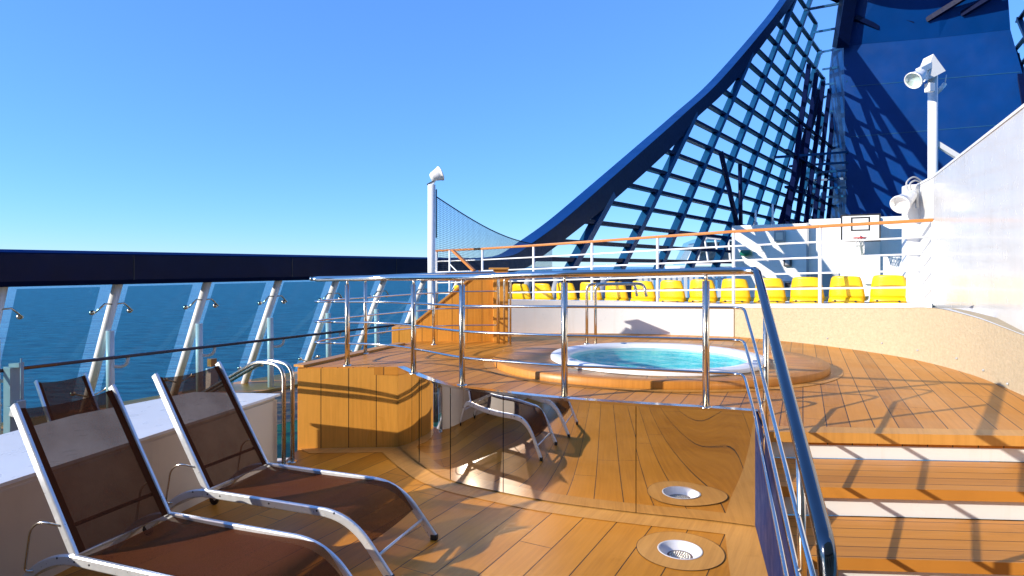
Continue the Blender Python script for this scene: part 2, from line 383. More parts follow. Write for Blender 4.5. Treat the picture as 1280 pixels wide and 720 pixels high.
# stairs
st = thing('deck_stairs', 'wide teak stairs with white risers leading up to the platform', 'stairs', (2.6, 2.8, 0))
Fy = [3.76, 3.28, 2.82, 2.36, 1.90]; Zs = [.80, .64, .48, .32, .16]
sl = -.065
def edge(Y0, X): return Y0 + sl*(X-1.6)
XR = 4.4
for k in range(5):
    yb = (Fy[k-1]+.02) if k else 3.86
    a = xl(Fy[k]); bb = xl(yb)
    z1 = Zs[k]
    poly = [(a, edge(Fy[k], a)), (XR, edge(Fy[k], XR)), (XR, edge(yb, XR)), (bb, edge(yb, bb))]
    if k: MB().prism(poly, z1-.055, z1).build('tread', 'nosing', st)
    else:
        poly = [(a, edge(Fy[k], a)), (XR, edge(Fy[k], XR)), (XR, edge(3.90, XR)), (bb, edge(3.90, bb))]
        MB().prism(poly, z1-.058, z1+.003).build('nosing_board', 'margin', st)
    yr = Fy[k]+.035; c = xl(yr)
    MB().extr([(c, edge(yr, c), z1-.16), (XR, edge(yr, XR), z1-.16), (XR, edge(yr, XR), z1-.056), (c, edge(yr, c), z1-.056)], (0, .02, 0)).build('riser', 'white', st)
tp = [(xl(4.34)-.012, 4.34), (xl(1.72)-.012, 1.72)]
def swall(y, dz): return V(xl(y)-.014, y, max(.02, dz))
topz = [(4.34, .80), (3.72, .79), (3.25, .66), (2.79, .50), (2.33, .34), (1.87, .18), (1.72, .17)]
MB().extr([swall(4.34, .02)] + [swall(y, z) for y, z in topz] + [swall(1.72, .02)], (.010, 0, 0)).build('stringer', 'stringer', st)

# hot tub
tub = thing('hot_tub', 'round white rimmed hot tub full of turquoise water', 'hot tub', (1.45, 6.28, .87))
tc0 = (1.45, 6.28, 0)
MB().lathe([(1.06, .871), (1.06, .902), (1.045, .914), (.96, .917), (.885, .907), (.87, .88), (.87, .82)], tc0, 96, 1, .95).build('rim', 'white', tub)
MB().lathe([(.873, .85), (.84, .75), (.60, .69), (.56, .50), (0, .48)], tc0, 64, 1, .95).build('basin', 'basin', tub)
MB().lathe([(.872, .872), (.4, .872), (0, .872)], tc0, 64, 1, .95).build('water', 'water', tub, fix=False)
for a in (100, 205, 250, 330): MB().lathe([(0, .924), (.035, .922), (.04, .912)], (1.45+.965*math.cos(R(a)), 6.28+.917*math.sin(R(a)), 0), 16).build('jet_knob', 'steel', tub)
gr = thing('tub_handrail', 'chrome grab rail arching over the far edge of the hot tub', 'handrail', (.93, 7.4, .87))
for (x, y, dx) in ((.895, 7.46, .56), (.985, 7.36, .56)):
    MB().tube(fillet([(x, y, .86), (x, y, 1.585), (x+dx, y-.05, 1.60), (x+dx+.02, y-.10, 1.45)], .08), .017, 12).build('rail', 'brushed', gr)
    MB().lathe([(0, .882), (.04, .880), (.04, .868)], (x, y, 0), 16).build('base_flange', 'brushed', gr)

# ------------------------------------------------------------------ spa railing
sr = thing('spa_railing', 'polished steel railing with three bars curving round the spa platform and down the stairs', 'railing', (.4, 4.75, .8))
fr_pts = [(-1.98, 6.34, 1.672), (-1.66, 6.29, 1.677), (-1.25, 6.13, 1.687), (-.92, 5.83, 1.694), (-.42, 5.25, 1.708), (.03, 4.95, 1.728), (.40, 4.76, 1.743), (.90, 4.60, 1.752), (1.377, 4.43, 1.764), (1.60, 4.36, 1.768)]
stair_end = V(.925, 1.84, .985); corner = V(1.675, 4.27, 1.77)
front = crom(fr_pts, 6)
far_pts = [(-2.0, 6.52, 1.672), (-1.93, 6.75, 1.672), (-1.68, 7.15, 1.675), (-1.32, 7.65, 1.69), (-1.0, 7.98, 1.70), (-.72, 8.08, 1.71), (-.26, 8.10, 1.72)]
far = crom(far_pts, 6)
uturn = [V(-2.05, 6.36, 1.672), V(-2.09, 6.43, 1.672)]
top_front = [far[0]]+uturn[::-1]+front+[corner]
# top rail: front run, and the far run bending down at its end
MB().tube([V(-2.03, 6.33, 1.671)]+front+[V(1.655, 4.325, 1.770), V(1.68, 4.28, 1.768)], [.012]+[.027]*(len(front)+2), 16).build('top_rail', 'steel', sr)
ft = far + [V(-.21, 8.10, 1.70), V(-.18, 8.10, 1.64), V(-.18, 8.10, .80)]
MB().tube([V(-2.03, 6.34, 1.671), V(-2.07, 6.42, 1.671)]+ft, .020, 14).build('top_rail', 'steel', sr)
sd = (stair_end-corner)
srail = [V(1.67, 4.30, 1.772), corner+sd*.02] + [corner+sd*t for t in (.2, .4, .6, .8, .97)]
srail = srail[:-1] + fillet([srail[-1], stair_end, stair_end+V(-.005, -.03, -.12), stair_end+V(.0, .05, -.75)], .10)[1:]
MB().tube(srail, .027, 16).build('stair_rail', 'darksteel', sr)
for fcn in (.735, .50, .257):
    def zz(p): return V(p.x, p.y, .8+(p.z-.8)*fcn)
    path = [zz(p) for p in far[::-1]]
    hook = [V(-2.0, 6.44, 0), V(-2.02, 6.40, 0), V(-2.0, 6.35, 0)]
    for h in hook: h.z = .8+(1.672-.8)*fcn
    MB().tube([V(-.18, 8.1, path[0].z)]+path+hook[:2]+hook[2:]+[zz(p) for p in front][1:4], .0095, 8).build('bar', 'steel', sr)
    drop = .97*(1-fcn)
    c2 = V(corner.x-.02, corner.y, corner.z-drop)
    run = [zz(p) for p in front][3:-1]
    turn = fillet([run[-1], V(1.60, 4.30, corner.z-drop), V(1.60, 4.12, corner.z-drop-.22), ], .16, 8)[1:]
    ends = V(.93, 1.86, .985-drop*.93)
    s0 = turn[-1]
    if ends.z < .06:
        t = (s0.z-.06)/(s0.z-ends.z); ends = s0.lerp(ends, t)
    MB().tube(run+turn+[s0.lerp(ends, t) for t in (.08, .3, .6, 1)], .0105, 10).build('bar', 'steel', sr)
def post(p, ztop, zb=.8, r=.025):
    MB().tube([(p[0], p[1], zb+.002), (p[0], p[1], zb+(ztop-zb)*.93)], r, 16).tube([(p[0], p[1], zb+(ztop-zb)*.92), (p[0], p[1], ztop-.015)], .012, 10).build('post', 'brushed', sr)
    MB().lathe([(0, zb+.012), (r+.018, zb+.010), (r+.02, zb+.001)], (p[0], p[1], 0), 18).build('base_flange', 'brushed', sr)
for p in (fr_pts[1], fr_pts[3], fr_pts[4], fr_pts[6], fr_pts[8]): post(p, p[2])
for p in (far_pts[2], far_pts[4]): post(p, p[2], r=.02)
MB().tube([(1.53, 3.76, .58), (1.53, 3.76, 1.60)], .017, 14).build('stair_post', 'brushed', sr)
MB().tube([(1.10, 2.35, .33), (1.085, 2.35, 1.13)], .016, 14).build('stair_post', 'brushed', sr)

# lower handrails by the storage box
hr = thing('stair_handrail', 'pair of bent chrome handrails beside the white box at the walkway steps', 'handrail', (-2.0, 5.7, 0))
for (x, y, dx) in ((-2.07, 5.66, 0), (-2.02, 5.74, .0)):
    MB().tube(fillet([(x, y, .0), (x, y, .90), (x-.28, y+.10, .93), (x-1.5, y+.95, .28), (x-1.52, y+.96, -.55)], .13, 8), .019, 12).build('rail', 'brushed', hr)
    MB().lathe([(0, .012), (.04, .01), (.042, .001)], (x, y, 0), 16).build('base_flange', 'brushed', hr)

# ------------------------------------------------------------------ white storage box by the loungers
bx = MB(); fp = [(-3.10, 1.6), (-2.83, 3.0), (-2.13, 5.70), (-2.95, 5.78), (-3.42, 4.9), (-4.05, 1.6)]
bm = bmesh.new()
vs = [bm.verts.new((x, y, z)) for z in (.0, .614) for x, y in fp]; n = len(fp)
bm.faces.new(vs[:n][::-1]); bm.faces.new(vs[n:])
for i in range(n): bm.faces.new((vs[i], vs[(i+1) % n], vs[n+(i+1) % n], vs[n+i]))
bmesh.ops.bevel(bm, geom=[e for e in bm.edges if max(v.co.z for v in e.verts) > .6], offset=.025, segments=3, affect='EDGES')
bm.verts.index_update()
bx.add([v.co.copy() for v in bm.verts], [[v.index for v in f.verts] for f in bm.faces]); bm.free()
db = thing('deck_box', 'low white steel deck box with warm bounced light coloured into its sides, behind the brown loungers', 'deck box', (-2.7, 3.6, 0))
bx.build('body', 'boxbounce', db)
MB().prism([(-3.105, 1.59), (-2.835, 3.0), (-2.12, 5.715), (-2.95, 5.79), (-3.43, 4.9), (-4.06, 1.59)], .615, .635).build('lid', 'white', db)

# ------------------------------------------------------------------ loungers
def strip(path, y0, w, h, mb):        # rectangular section swept along a path in the XZ plane
    rows = []
    for i, p in enumerate(path):
        a = path[max(i-1, 0)]; b_ = path[min(i+1, len(path)-1)]; t = (V(b_[0]-a[0], 0, b_[1]-a[1])).normalized(); nn = V(-t.z, 0, t.x); c = V(p[0], y0, p[1])
        bv = .25
        prof = [(-1, -1+bv), (-1+bv*1.5, -1), (1-bv*1.5, -1), (1, -1+bv), (1, 1-bv), (1-bv*1.5, 1), (-1+bv*1.5, 1), (-1, 1-bv)]
        rows.append([c+V(0, 1, 0)*(q[0]*w/2)+nn*(q[1]*h/2) for q in prof])
    n = 8; vs = [p for r in rows for p in r]
    fs = [(i*n+k, i*n+(k+1) % n, (i+1)*n+(k+1) % n, (i+1)*n+k) for i in range(len(rows)-1) for k in range(n)]
    mb.add(vs, fs + [tuple(range(n))[::-1], tuple((len(rows)-1)*n+k for k in range(n))])
def bez(p, n=8): return [(v.x, v.z) for v in fillet([V(a, 0, c) for a, c in p], .22, n)]
def make_lounger(label, loc, rz, z0=0):
    t = thing('sun_lounger', label, 'sun lounger', (0, 0, 0), 'brown sling sun loungers')
    W = .285
    railp = bez([(-.50, .05), (-.16, .345), (0.0, .345), (1.06, .335), (1.33, .02)], 10)
    railp = [(-.50, .05)] + [(v.x, v.z) for v in fillet([V(-.50, 0, .05), V(-.17, 0, .345), V(1.07, 0, .335), V(1.335, 0, .02)], .20, 10)][1:]
    for s in (-1, 1):
        mb = MB(); strip(railp, s*W, .026, .05, mb)
        rl = mb.build('side_rail', 'alu', t)
        for x in (-.1, .02, .12, .5, .85, .97): MB().lathe([(0, .0155), (.006, .0145), (.0065, .010)], (x, s*W, .343), 8, axis=(0, s, 0)).build('screw', 'darkgrey', rl)
        MB().box((1.338, s*W, .018), (.045, .034, .036), 0, .006).build('foot_cap', 'black', t)
        MB().lathe([(0, -.012), (.034, -.012), (.04, -.006), (.04, .006), (.034, .012), (0, .012)], (-.50, s*W, .041), 20, axis=(0, 1, 0)).build('wheel', 'black', t)
        bmb = MB(); strip([(-.01, .355), (-.05, .42), (-.25, .74), (-.44, 1.055), (-.455, 1.075)], s*(W-.012), .022, .046, bmb)
        bmb.build('back_frame', 'alu', t)
        MB().tube(fillet([V(-.10, s*(W-.0), .50), V(-.20, s*(W+.03), .52), V(-.27, s*(W+.03), .47), V(-.31, s*(W+.03), .25), V(-.27, s*(W+.01), .25)], .04, 5), .006, 8).build('back_bracket', 'brushed', t)
    # seat sling
    seatp = [(0.03, .352)]+[(x, .352-.012*math.sin(math.pi*x/1.05)) for x in (.15, .3, .45, .6, .75, .9)]+[(1.0, .345), (1.06, .325), (1.10, .295), (1.15, .235), (1.19, .185)]
    ys = [-.272+.544*k/8 for k in range(9)]
    MB().grid([[V(x, y, z-.010*(1-(y/.272)**2)) for y in ys] for x, z in seatp]).build('seat_sling', 'sling', t)
    # backrest sling with hemmed edges
    def bpt(s_, y):
        x = -.44*s_-.008*s_*0; z = .365+.69*s_
        sag = .022*(1-(y/.262)**2)*math.sin(math.pi*min(1, .12+s_*.8)); z -= .020*(1-(y/.262)**2)*(s_ > .98)
        return V(x-sag*.85-.02*max(0, s_-.9)*8*.3, y, z-sag*.35)
    ysb = [-.262+.524*k/10 for k in range(11)]
    bs = MB().grid([[bpt(k/14, y) for y in ysb] for k in range(15)]).build('back_sling', 'sling', t)
    hem = MB()
    for s in (-1, 1): hem.grid([[bpt(k/14, s*.262)+V(.004, 0, .003), bpt(k/14, s*.225)+V(.004, 0, .003)] for k in range(15)])
    hem.build('hem', 'slinghem', bs)
    MB().tube([V(-.10, -W+.02, .475), V(-.10, W-.02, .475)], .011, 8).build('cross_bar', 'slinghem', t)
    MB().tube([V(1.255, -W, .125), V(1.255, W, .125)], .010, 8).build('foot_bar', 'alu', t)
    MB().tube([V(-.30, -W, .22), V(-.30, W, .22)], .012, 8).build('head_bar', 'alu', t)
    t.location = (loc[0], loc[1], z0); t.rotation_euler = (0, 0, rz)
    return t
rz = math.atan2(-.327, .945)
make_lounger('brown sling sun lounger on the wooden deck, nearest to the viewer', (-2.08, 3.365), rz)
lg = [t for t in S.objects if t.name.startswith('sun_lounger')][0]
def place_lounger(label, x, y, z, rot):
    c = copytree(lg); c.location = (x, y, z); c.rotation_euler = (0, 0, rot); c['label'] = label; return c
place_lounger('brown sling sun lounger on the deck beside the wood panelled platform front', -1.87, 4.28, 0, rz)
place_lounger('dark sun lounger on the lower walkway with its backrest top above the white box', -4.98, 7.27, -.6, rz-.10)
place_lounger('dark sun lounger on the lower walkway, mostly cut off by the left edge', -5.1, 5.92, -.6, rz-.10)

# deck drains
def drain(label, x, y):
    t = thing('deck_drain', label, 'drain', (x, y, 0))
    MB().lathe([(.269, .0042), (.132, .0042)], (x, y, 0), 64).build('wood_ring', 'margin', t)
    MB().lathe([(.2725, .0036), (.268, .0036)], (x, y, 0), 64).build('caulk_ring', 'black', t)
    MB().lathe([(.140, .006), (.133, .009), (.126, .004), (.112, -.012), (.088, -.030), (.08, -.034)], (x, y, 0), 40).build('steel_bowl', 'bowl', t)
    g = MB().lathe([(.10, -.034), (.0, -.034)], (x, y, 0), 32)
    g.build('grate', 'drainbrown', t)
    dots = MB()
    for i in range(5):
        for j in range(6*i or 1):
            a = 2*math.pi*j/(6*i or 1); dots.lathe([(0, -.028), (.005, -.030), (.006, -.0335)], (x+.015*i*math.cos(a), y+.015*i*math.sin(a), 0), 8)
    dots.build('grate_stud', 'brushed', t)['kind'] = 'stuff'
dd = P(850, 688, 0); drain('round steel floor drain set in a disc of teak near the steel wall', dd.x, dd.y)

# ------------------------------------------------------------------ windscreen along the ship's side
UK = [4.88+1.45*k for k in range(-4, 8)]
ws = thing('windscreen', 'row of tilted blue tinted glass panes held by slanted white struts along the ship side', 'windscreen', H(8, 10.5, -.6))
def cs(z): return 10.19+(1.53-z)*.51
for i, u in enumerate(UK):
    MB().tube([H(u, cs(1.56), 1.56), H(u, cs(-.6), -.6)], .068, 14).build('strut', 'white', ws)
    MB().tube([H(u+.02, 10.45, -.6), H(u+.02, 10.47, .80)], .058, 12).build('support_post', 'white', ws)
    for s in (-1, 1):
        zc = 1.22; clip = MB()
        clip.tube([H(u, cs(zc)-.05, zc), H(u+s*.14, cs(zc)-.06, zc+.01), H(u+s*.27, cs(zc)-.05, zc-.12)], .014, 8)
        clip.lathe([(0, .03), (.035, .02), (.04, -.02), (0, -.02)], H(u+s*.27, cs(zc-.12)-.02, zc-.12), 12, axis=NV)
        clip.build('glass_clip', 'brushed', ws); clip = MB()
        zc = -.30
        clip.tube([H(u, cs(zc)-.05, zc), H(u+s*.25, cs(zc)-.05, zc+.10)], .014, 8)
        clip.lathe([(0, .03), (.035, .02), (.04, -.02), (0, -.02)], H(u+s*.25, cs(zc+.1)-.02, zc+.10), 12, axis=NV)
        clip.build('glass_clip', 'brushed', ws)
    MB().tube([H(u+.02, 10.12, 1.54), H(u-.03, 10.0, 1.66)], .012, 8).build('cable_hook', 'white', ws)
    if i+1 < len(UK):
        u2 = UK[i+1]; g0, g1 = u+.20, u2-.20
        ctr = MB(); zt, zb = 1.49, -.55; ox = .08
        q = [H(g0, cs(zt)+ox, zt), H(g1, cs(zt)+ox, zt), H(g1, cs(zb)+ox, zb), H(g0, cs(zb)+ox, zb)]
        ctr.add(q, [(3, 2, 1, 0)]); ctr.build('glass_pane', 'tint', ws, fix=False)
bmn = thing('bulwark_beam', 'long dark navy beam capping the glass windscreen', 'beam', H(8, 10.1, 1.5))
u0, u1 = -4, (V(-.467, 18.24, 0)).dot(AV)+.4
sec = [(9.95, 1.53), (9.92, 1.60), (9.92, 1.97), (10.0, 2.02), (10.55, 2.02), (10.6, 1.95), (10.6, 1.6), (10.5, 1.53)]
MB().add([H(u0, c, z) for c, z in sec]+[H(u1, c, z) for c, z in sec], [(i, (i+1) % 8, 8+(i+1) % 8, 8+i) for i in range(8)]+[tuple(range(8)), tuple(range(8, 16))[::-1]]).build('beam_body', 'navy', bmn)
MB().add([H(u0, c, z) for c, z in ((9.93, 1.985), (9.985, 2.022), (10.0, 2.026), (10.55, 2.026))]+[H(u1, c, z) for c, z in ((9.93, 1.985), (9.985, 2.022), (10.0, 2.026), (10.55, 2.026))], [(i, i+1, 5+i, 4+i) for i in range(3)]).build('lit_strip', 'blue', bmn)  # brighter blue paints in the sunlit top edge of the beam
jm = MB()
for u in UK[::2]: jm.obox(H(u+.1, 9.918, 1.785), AV, NV, V(0, 0, 1), (.006, .004, .19))
jm.build('panel_joint', 'black', bmn)
# teak topped rail on its hooks
hrl = thing('side_railing', 'long dark teak handrail on white hooks in front of the windscreen', 'railing', H(8, 10.3, -.6))
MB().bar(H(-4, 10.28, .40), H(14.0, 10.28, .40), .07, .05, bev=.012).build('top_rail', 'darkrail', hrl)
for u in UK:
    MB().tube(fillet([H(u+.02, 10.45, .25), H(u+.16, 10.42, .22), H(u+.20, 10.32, .27), H(u+.20, 10.29, .385)], .07), .026, 10).build('hook', 'white', hrl)
# fittings on the walkway
dv = thing('davit_post', 'pale grey steel davit post with a clamp and whip aerial by the rail', 'post', Q(17, 560, 8.6))
def on(px, y, d): return Q(px, y, d)
a = Q(17, 458, 8.4)
MB().box((a.x, a.y, (a.z-.6)/2), (.20, .16, a.z+.6), R(-30), .01).build('box_post', 'grey', dv)
MB().bar(Q(14, 457, 8.4), Q(27, 456, 8.3), .06, .06).build('top_arm', 'grey', dv)
MB().tube([Q(26.5, 448, 8.3), Q(26.5, 530, 8.3)], .012, 6).build('aerial', 'grey', dv)
MB().box(Q(20, 514, 8.2), (.26, .12, .12), R(-30), .01).box(Q(25, 508, 8.1), (.10, .1, .16), R(-30), .01).build('clamp', 'grey', dv)
bl = thing('bollard_light', 'small white bollard with a slotted brown cap behind the second lounger', 'bollard', Q(266, 520, 9.5))
a = Q(265, 460, 9.6)
MB().box((a.x, a.y, (a.z-.6)/2), (.13, .13, a.z+.6), R(-30), .01).build('shaft', 'white', bl)
MB().box(Q(265, 453, 9.6), (.10, .10, .12), R(-30), .008).build('cap', 'railwood', bl)

# ------------------------------------------------------------------ terrace behind the tub
wall_pts = [(-.1, 9.2, 1.255), (.4, 9.3, 1.245), (.85, 9.35, 1.235), (1.4, 9.34, 1.23), (2, 9.25, 1.22), (2.6, 9.08, 1.212), (3.16, 8.9, 1.207)]
bge = [(3.16, 8.9, 1.207), (3.67, 8.3, 1.247), (4.02, 7.7, 1.287), (4.27, 7.0, 1.333), (4.32, 6.4, 1.373), (4.24, 5.75, 1.335), (4.10, 5.25, 1.295), (3.95, 4.81, 1.263), (3.62, 3.95, 1.22), (3.2, 2.9, 1.15)]
bge_s = crom(bge, 5); wal_s = crom(wall_pts, 4)
def backset(pl, d):
    o = outset([V(p.x, p.y, 0) for p in pl], -d); return [V(q.x, q.y, p.z) for q, p in zip(o, pl)]
def wallmesh(pl, th, zb, dz=0):
    b2 = backset(pl, th); mb = MB(); n = len(pl)
    mb.grid([[V(p.x, p.y, zb) for p in pl], [p+V(0, 0, dz) for p in pl]])
    mb.grid([[p+V(0, 0, dz) for p in pl], [p+V(0, 0, dz) for p in b2]]); mb.grid([[p+V(0, 0, dz) for p in b2], [V(p.x, p.y, zb) for p in b2]])
    for k in (0, n-1): mb.add([V(pl[k].x, pl[k].y, zb), V(b2[k].x, b2[k].y, zb), b2[k]+V(0, 0, dz), pl[k]+V(0, 0, dz)], [(0, 1, 2, 3)])
    return mb
lw = thing('terrace_wall', 'low curved white wall behind the hot tub below the yellow seats', 'wall', (1.5, 9.3, .8))
wallmesh(wal_s, .18, .55).build('wall_face', 'white', lw)
cl = [V(p.x, p.y, p.z+.002) for p in outset([V(p.x, p.y, p.z) for p in wal_s], .02)]
wallmesh(cl, .24, 0, .048).build('coping', 'white', lw)
dots = MB()
for px in (711, 762, 815, 871): 
    pass
for k, (px, py) in enumerate(((719, 408), (761, 409), (815, 412), (871, 414))):
    t = (px-640)/F
    Yw = interp([p.x/p.y for p in wal_s], [p.y for p in wal_s], t); MB().lathe([(0, .015), (.013, .013), (.016, 0)], Q(px, py, Yw-.005), 12, axis=(0, -1, 0)).build('wall_stud', 'grey', lw)
bw = thing('beige_wall', 'curved gritty beige wall sweeping round the right side of the platform', 'wall', (4.3, 6.5, .8))
wallmesh(bge_s, .18, .1).build('wall_face', 'beige', bw)
front_b = [p for p in bge_s if p.y > 6.3]
cl = [V(p.x, p.y, p.z+.002) for p in outset(front_b, .012)]
wallmesh(cl, .3, .9, .050) if False else None
MB().grid([[p+V(0, 0, 0) for p in cl], [p+V(0, 0, .048) for p in cl], [p+V(0, 0, .048) for p in backset(cl, .4)]], False).build('coping', 'white', bw)
for (px, py) in ((1037, 423), (1098, 429), (1152, 438), (1194, 448), (1227, 463), (1263, 480)):
    t = (px-640)/F
    best = min(range(len(bge_s)), key=lambda i: abs(bge_s[i].x/bge_s[i].y-t) + (0 if bge_s[i].y < 8.9 else 9)); p = bge_s[best]; nn = (V(1.4, 6.0, 0)-V(p.x, p.y, 0)).normalized()
    MB().lathe([(0, .012), (.008, .010), (.011, 0)], V(p.x, p.y, Q(px, py, p.y).z)+nn*.004, 10, axis=nn).build('wall_stud', 'grey', bw)
# terrace rail
RD = V(-.8, .6, 0); R0 = V(5.63, 8.33, 0)
def rail_at(px):
    t = (px-640)/F; s = (R0.x-t*R0.y)/(t*RD.y-RD.x); return R0+RD*s
rp = [(1167, 275), (1025, 283), (917, 289.5), (822, 296), (740, 302), (667, 307), (603, 311), (546, 313.5)]
base = []; topp = []
for px, yt in rp:
    p = rail_at(px); base.append(V(p.x, p.y, EYE-47*p.y/F)); topp.append(V(p.x, p.y, EYE+(HOR-yt)*p.y/F))
tr_ = thing('terrace_railing', 'white railing with a varnished teak top rail along the upper terrace', 'railing', base[4])
for i, (a, b_) in enumerate(zip(base, topp)):
    MB().tube([a-V(0, 0, .03), b_], .025, 12).build('post', 'white', tr_)
tw = MB()
for a, b_ in zip(topp, topp[1:]): tw.bar(a-RD*.0, b_+RD*.01, .065, .045, bev=.012)
tw.build('top_rail', 'railwood', tr_)
for f in (.2, .4, .6, .8):
    MB().tube([a.lerp(b_, f) for a, b_ in zip(base, topp)], .014, 8).build('bar', 'white', tr_)
# floor of the terrace
tb = []
full = wal_s + bge_s[1:]
tf = MB(); fr_ = [p+V(0, 0, .046) for p in full if p.y > 6.35]
bkp = []
for p in fr_:
    px = px_of(p); r = rail_at(px) + V(0, 0, 0); bkp.append(V(r.x, r.y, EYE-48.5*r.y/F))
tf.grid([fr_, bkp, [V(p.x+1.0, p.y+1.5, p.z-.03) for p in bkp]], False)
tag(tf.build('terrace_floor', 'white'), kind='structure')
# yellow seats
seatL = [V(5.947, 8.756, 0)+RD*(.566+.5528*k) for k in range(16)]
sb = thing('seat_beam', 'steel beam carrying the row of yellow seats', 'beam', seatL[7])
a, b_ = seatL[0]-RD*.3, seatL[15]+RD*.3
def sz(p): return EYE-46.6*p.y/F
MB().bar(V(a.x, a.y, sz(a)-.02)+V(.1, .13, 0), V(b_.x, b_.y, sz(b_)-.02)+V(.1, .13, 0), .08, .06).build('beam', 'darkgrey', sb)
for p in seatL[1::3]: MB().bar(V(p.x+.1, p.y+.13, sz(p)-.05), V(p.x+.1, p.y+.13, sz(p)-.45), .06, .06, up=V(1, 0, 0)).build('leg', 'darkgrey', sb)
ordn = ['first', 'second', 'third', 'fourth', 'fifth', 'sixth', 'seventh', 'eighth', 'ninth', 'tenth', 'eleventh', 'twelfth', 'thirteenth', 'fourteenth', 'fifteenth', 'sixteenth']
def make_seat():
    t = thing('bucket_seat', 'x', 'seat', (0, 0, 0), 'yellow seats in a row')
    # local: x along row, -y toward the camera (back of the shell), z up
    rows = []
    prof = [(.36, .075), (.30, .045), (.16, .030), (.05, .035), (-.005, .06), (-.03, .12), (-.045, .2), (-.06, .28), (-.075, .335), (-.072, .36)]
    for j, (y, z) in enumerate(prof):
        if j < 4: w = .40+.02*j/4
        else: w = interp([.03, .1, .2, .3, .345, .365], [.43, .42, .395, .36, .34, .31], z)
        row = []
        for k in range(13):
            a = -1+2*k/12
            cup = .05*(abs(a)**3)*(1 if j > 3 else .4)
            row.append(V(a*w/2, y+(cup if j > 3 else 0), z+(cup*.7 if j <= 3 else 0) - (.012*abs(a)**4 if j >= 8 else 0)))
        rows.append(row)
    o = MB().grid(rows).build('shell', 'yellow', t)
    md = o.modifiers.new('thickness', 'SOLIDIFY'); md.thickness = .012; md.offset = 0
    sk = [[V((-1+2*k/8)*(.215 if j else .205), -.045-.03*j+.045*abs(-1+2*k/8)**3, .085-.075*j) for k in range(9)] for j in (0, 1)]
    o2 = MB().grid(sk).build('skirt', 'yellow', t); md = o2.modifiers.new('thickness', 'SOLIDIFY'); md.thickness = .012
    MB().box((0, .02, .015), (.30, .10, .03), 0, .006).build('mount', 'darkgrey', t)
    for s in (-.12, .12): MB().lathe([(0, .014), (.012, .012), (.014, 0)], (s, -.07, .035), 10, axis=(0, -1, .2)).build('bolt', 'darkgrey', t)
    return t
proto = make_seat(); srot = math.atan2(-.6, .8)
for k, p in enumerate(seatL):
    o = proto if k == 0 else copytree(proto)
    o.location = (p.x, p.y, sz(p)); o.scale = (1.16, 1.16, 1.16); o.rotation_euler = (0, 0, srot+random.uniform(-.05, .05))
    o['label'] = ('yellow plastic bucket seat at the right end of the row' if k == 0 else 'yellow plastic bucket seat, %s from the right end of the row' % ordn[k])

# big white bulkhead on the right
WB = [(5.88, 9.14), (5.63, 8.33), (4.10, 5.0), (3.45, 3.0), (2.9, 1.3)]
wz0 = [1.05, 1.05, 1.05, 1.0, .95]; wz1 = [2.95, 2.99, 3.07, 3.32, 3.55]
wt = [(x+.30, y-.08) for x, y in WB]
big = thing('white_bulkhead', 'tall glossy white bulkhead rising on the right', 'wall', (4.3, 5.6, 1.25))
n = len(WB)
MB().prism(WB+wt[::-1], wz0+wz0[::-1], wz1+[z+.03 for z in wz1[::-1]]).build('wall_face', 'whitewall', big)
MB().obox(V(5.90, 8.97, 2.05), V(.96, -.29, 0), V(.29, .96, 0), V(0, 0, 1), (.23, .12, .92), .01).build('end_pillar', 'white', big)
lgp = [p for p in bge_s if p.y < 6.75]
def wbx(y): return interp([-q[1] for q in WB], [q[0] for q in WB], -y)
MB().grid([[p+V(0, 0, .004) for p in lgp], [V(wbx(p.y+.12)+.05, p.y+.12, p.z-.006) for p in lgp]], False).build('ledge', 'white', big)
tprim = MB()
for i in range(n-1): tprim.bar((WB[i][0]+.02, WB[i][1], wz1[i]+.012), (WB[i+1][0]+.02, WB[i+1][1], wz1[i+1]+.012), .06, .024)
tprim.build('top_trim', 'white', big)
# floodlight masts
def flood(t, c, ax, r, L, name='lamp_head', lens=True):
    ax = Vector(ax).normalized()
    h = MB().lathe([(0, -L*.5), (r*.45, -L*.5), (r*.62, -L*.35), (r*.9, L*.2), (r, L*.4), (r*1.06, L*.4), (r*1.06, L*.5), (r*.96, L*.5), (r*.9, L*.3), (0, L*.22)], c, 28, axis=ax).build(name, 'white', t)
    if lens: MB().lathe([(r*.95, L*.46), (0, L*.48)], c, 24, axis=ax).build('lens', 'lens', h)
    return h
MD = 10.4; mp_ = Q(1166, 380, MD); zt = EYE+(HOR-82)*MD/F; q = 1.27
ms = thing('floodlight_mast', 'white floodlight mast standing behind the tall white bulkhead', 'light mast', (mp_.x, mp_.y, 1.2))
MB().tube([(mp_.x, mp_.y, 1.2), (mp_.x, mp_.y, zt)], .073, 18).build('pole', 'white', ms)
k = V(mp_.x, mp_.y, zt)
MB().extr([k+V(-.13, -.10, -.22)*q, k+V(.10, -.10, -.10)*q, k+V(-.06, -.10, .12)*q, k+V(-.10, -.10, .02)*q], (0, .25, 0)).build('cap_plate', 'white', ms)
MB().bar(k+V(-.05, -.05, .0)*q, k+V(-.26, -.12, -.11)*q, .10, .10, bev=.01).build('arm', 'white', ms)
flood(ms, k+V(-.31, -.18, -.20)*q, (-.80, -.30, -.60), .135, .28)
MB().box(k+V(-.20, -.24, -.36)*q, (.12, .10, .14), .3, .01).build('ballast_box', 'white', ms)
MB().bar(V(mp_.x+.03, mp_.y, EYE+(HOR-178)*MD/F), V(mp_.x+.52, mp_.y-.05, EYE+(HOR-203)*MD/F), .07, .08).build('brace', 'white', ms)
MB().tube([k+V(.05, 0, -.36)*q, k+V(.16, 0, -.24)*q], .035, 10).tube([k+V(.16, 0, -.24)*q, k+V(.18, 0, -.12)*q], .007, 6).build('sensor', 'white', ms)
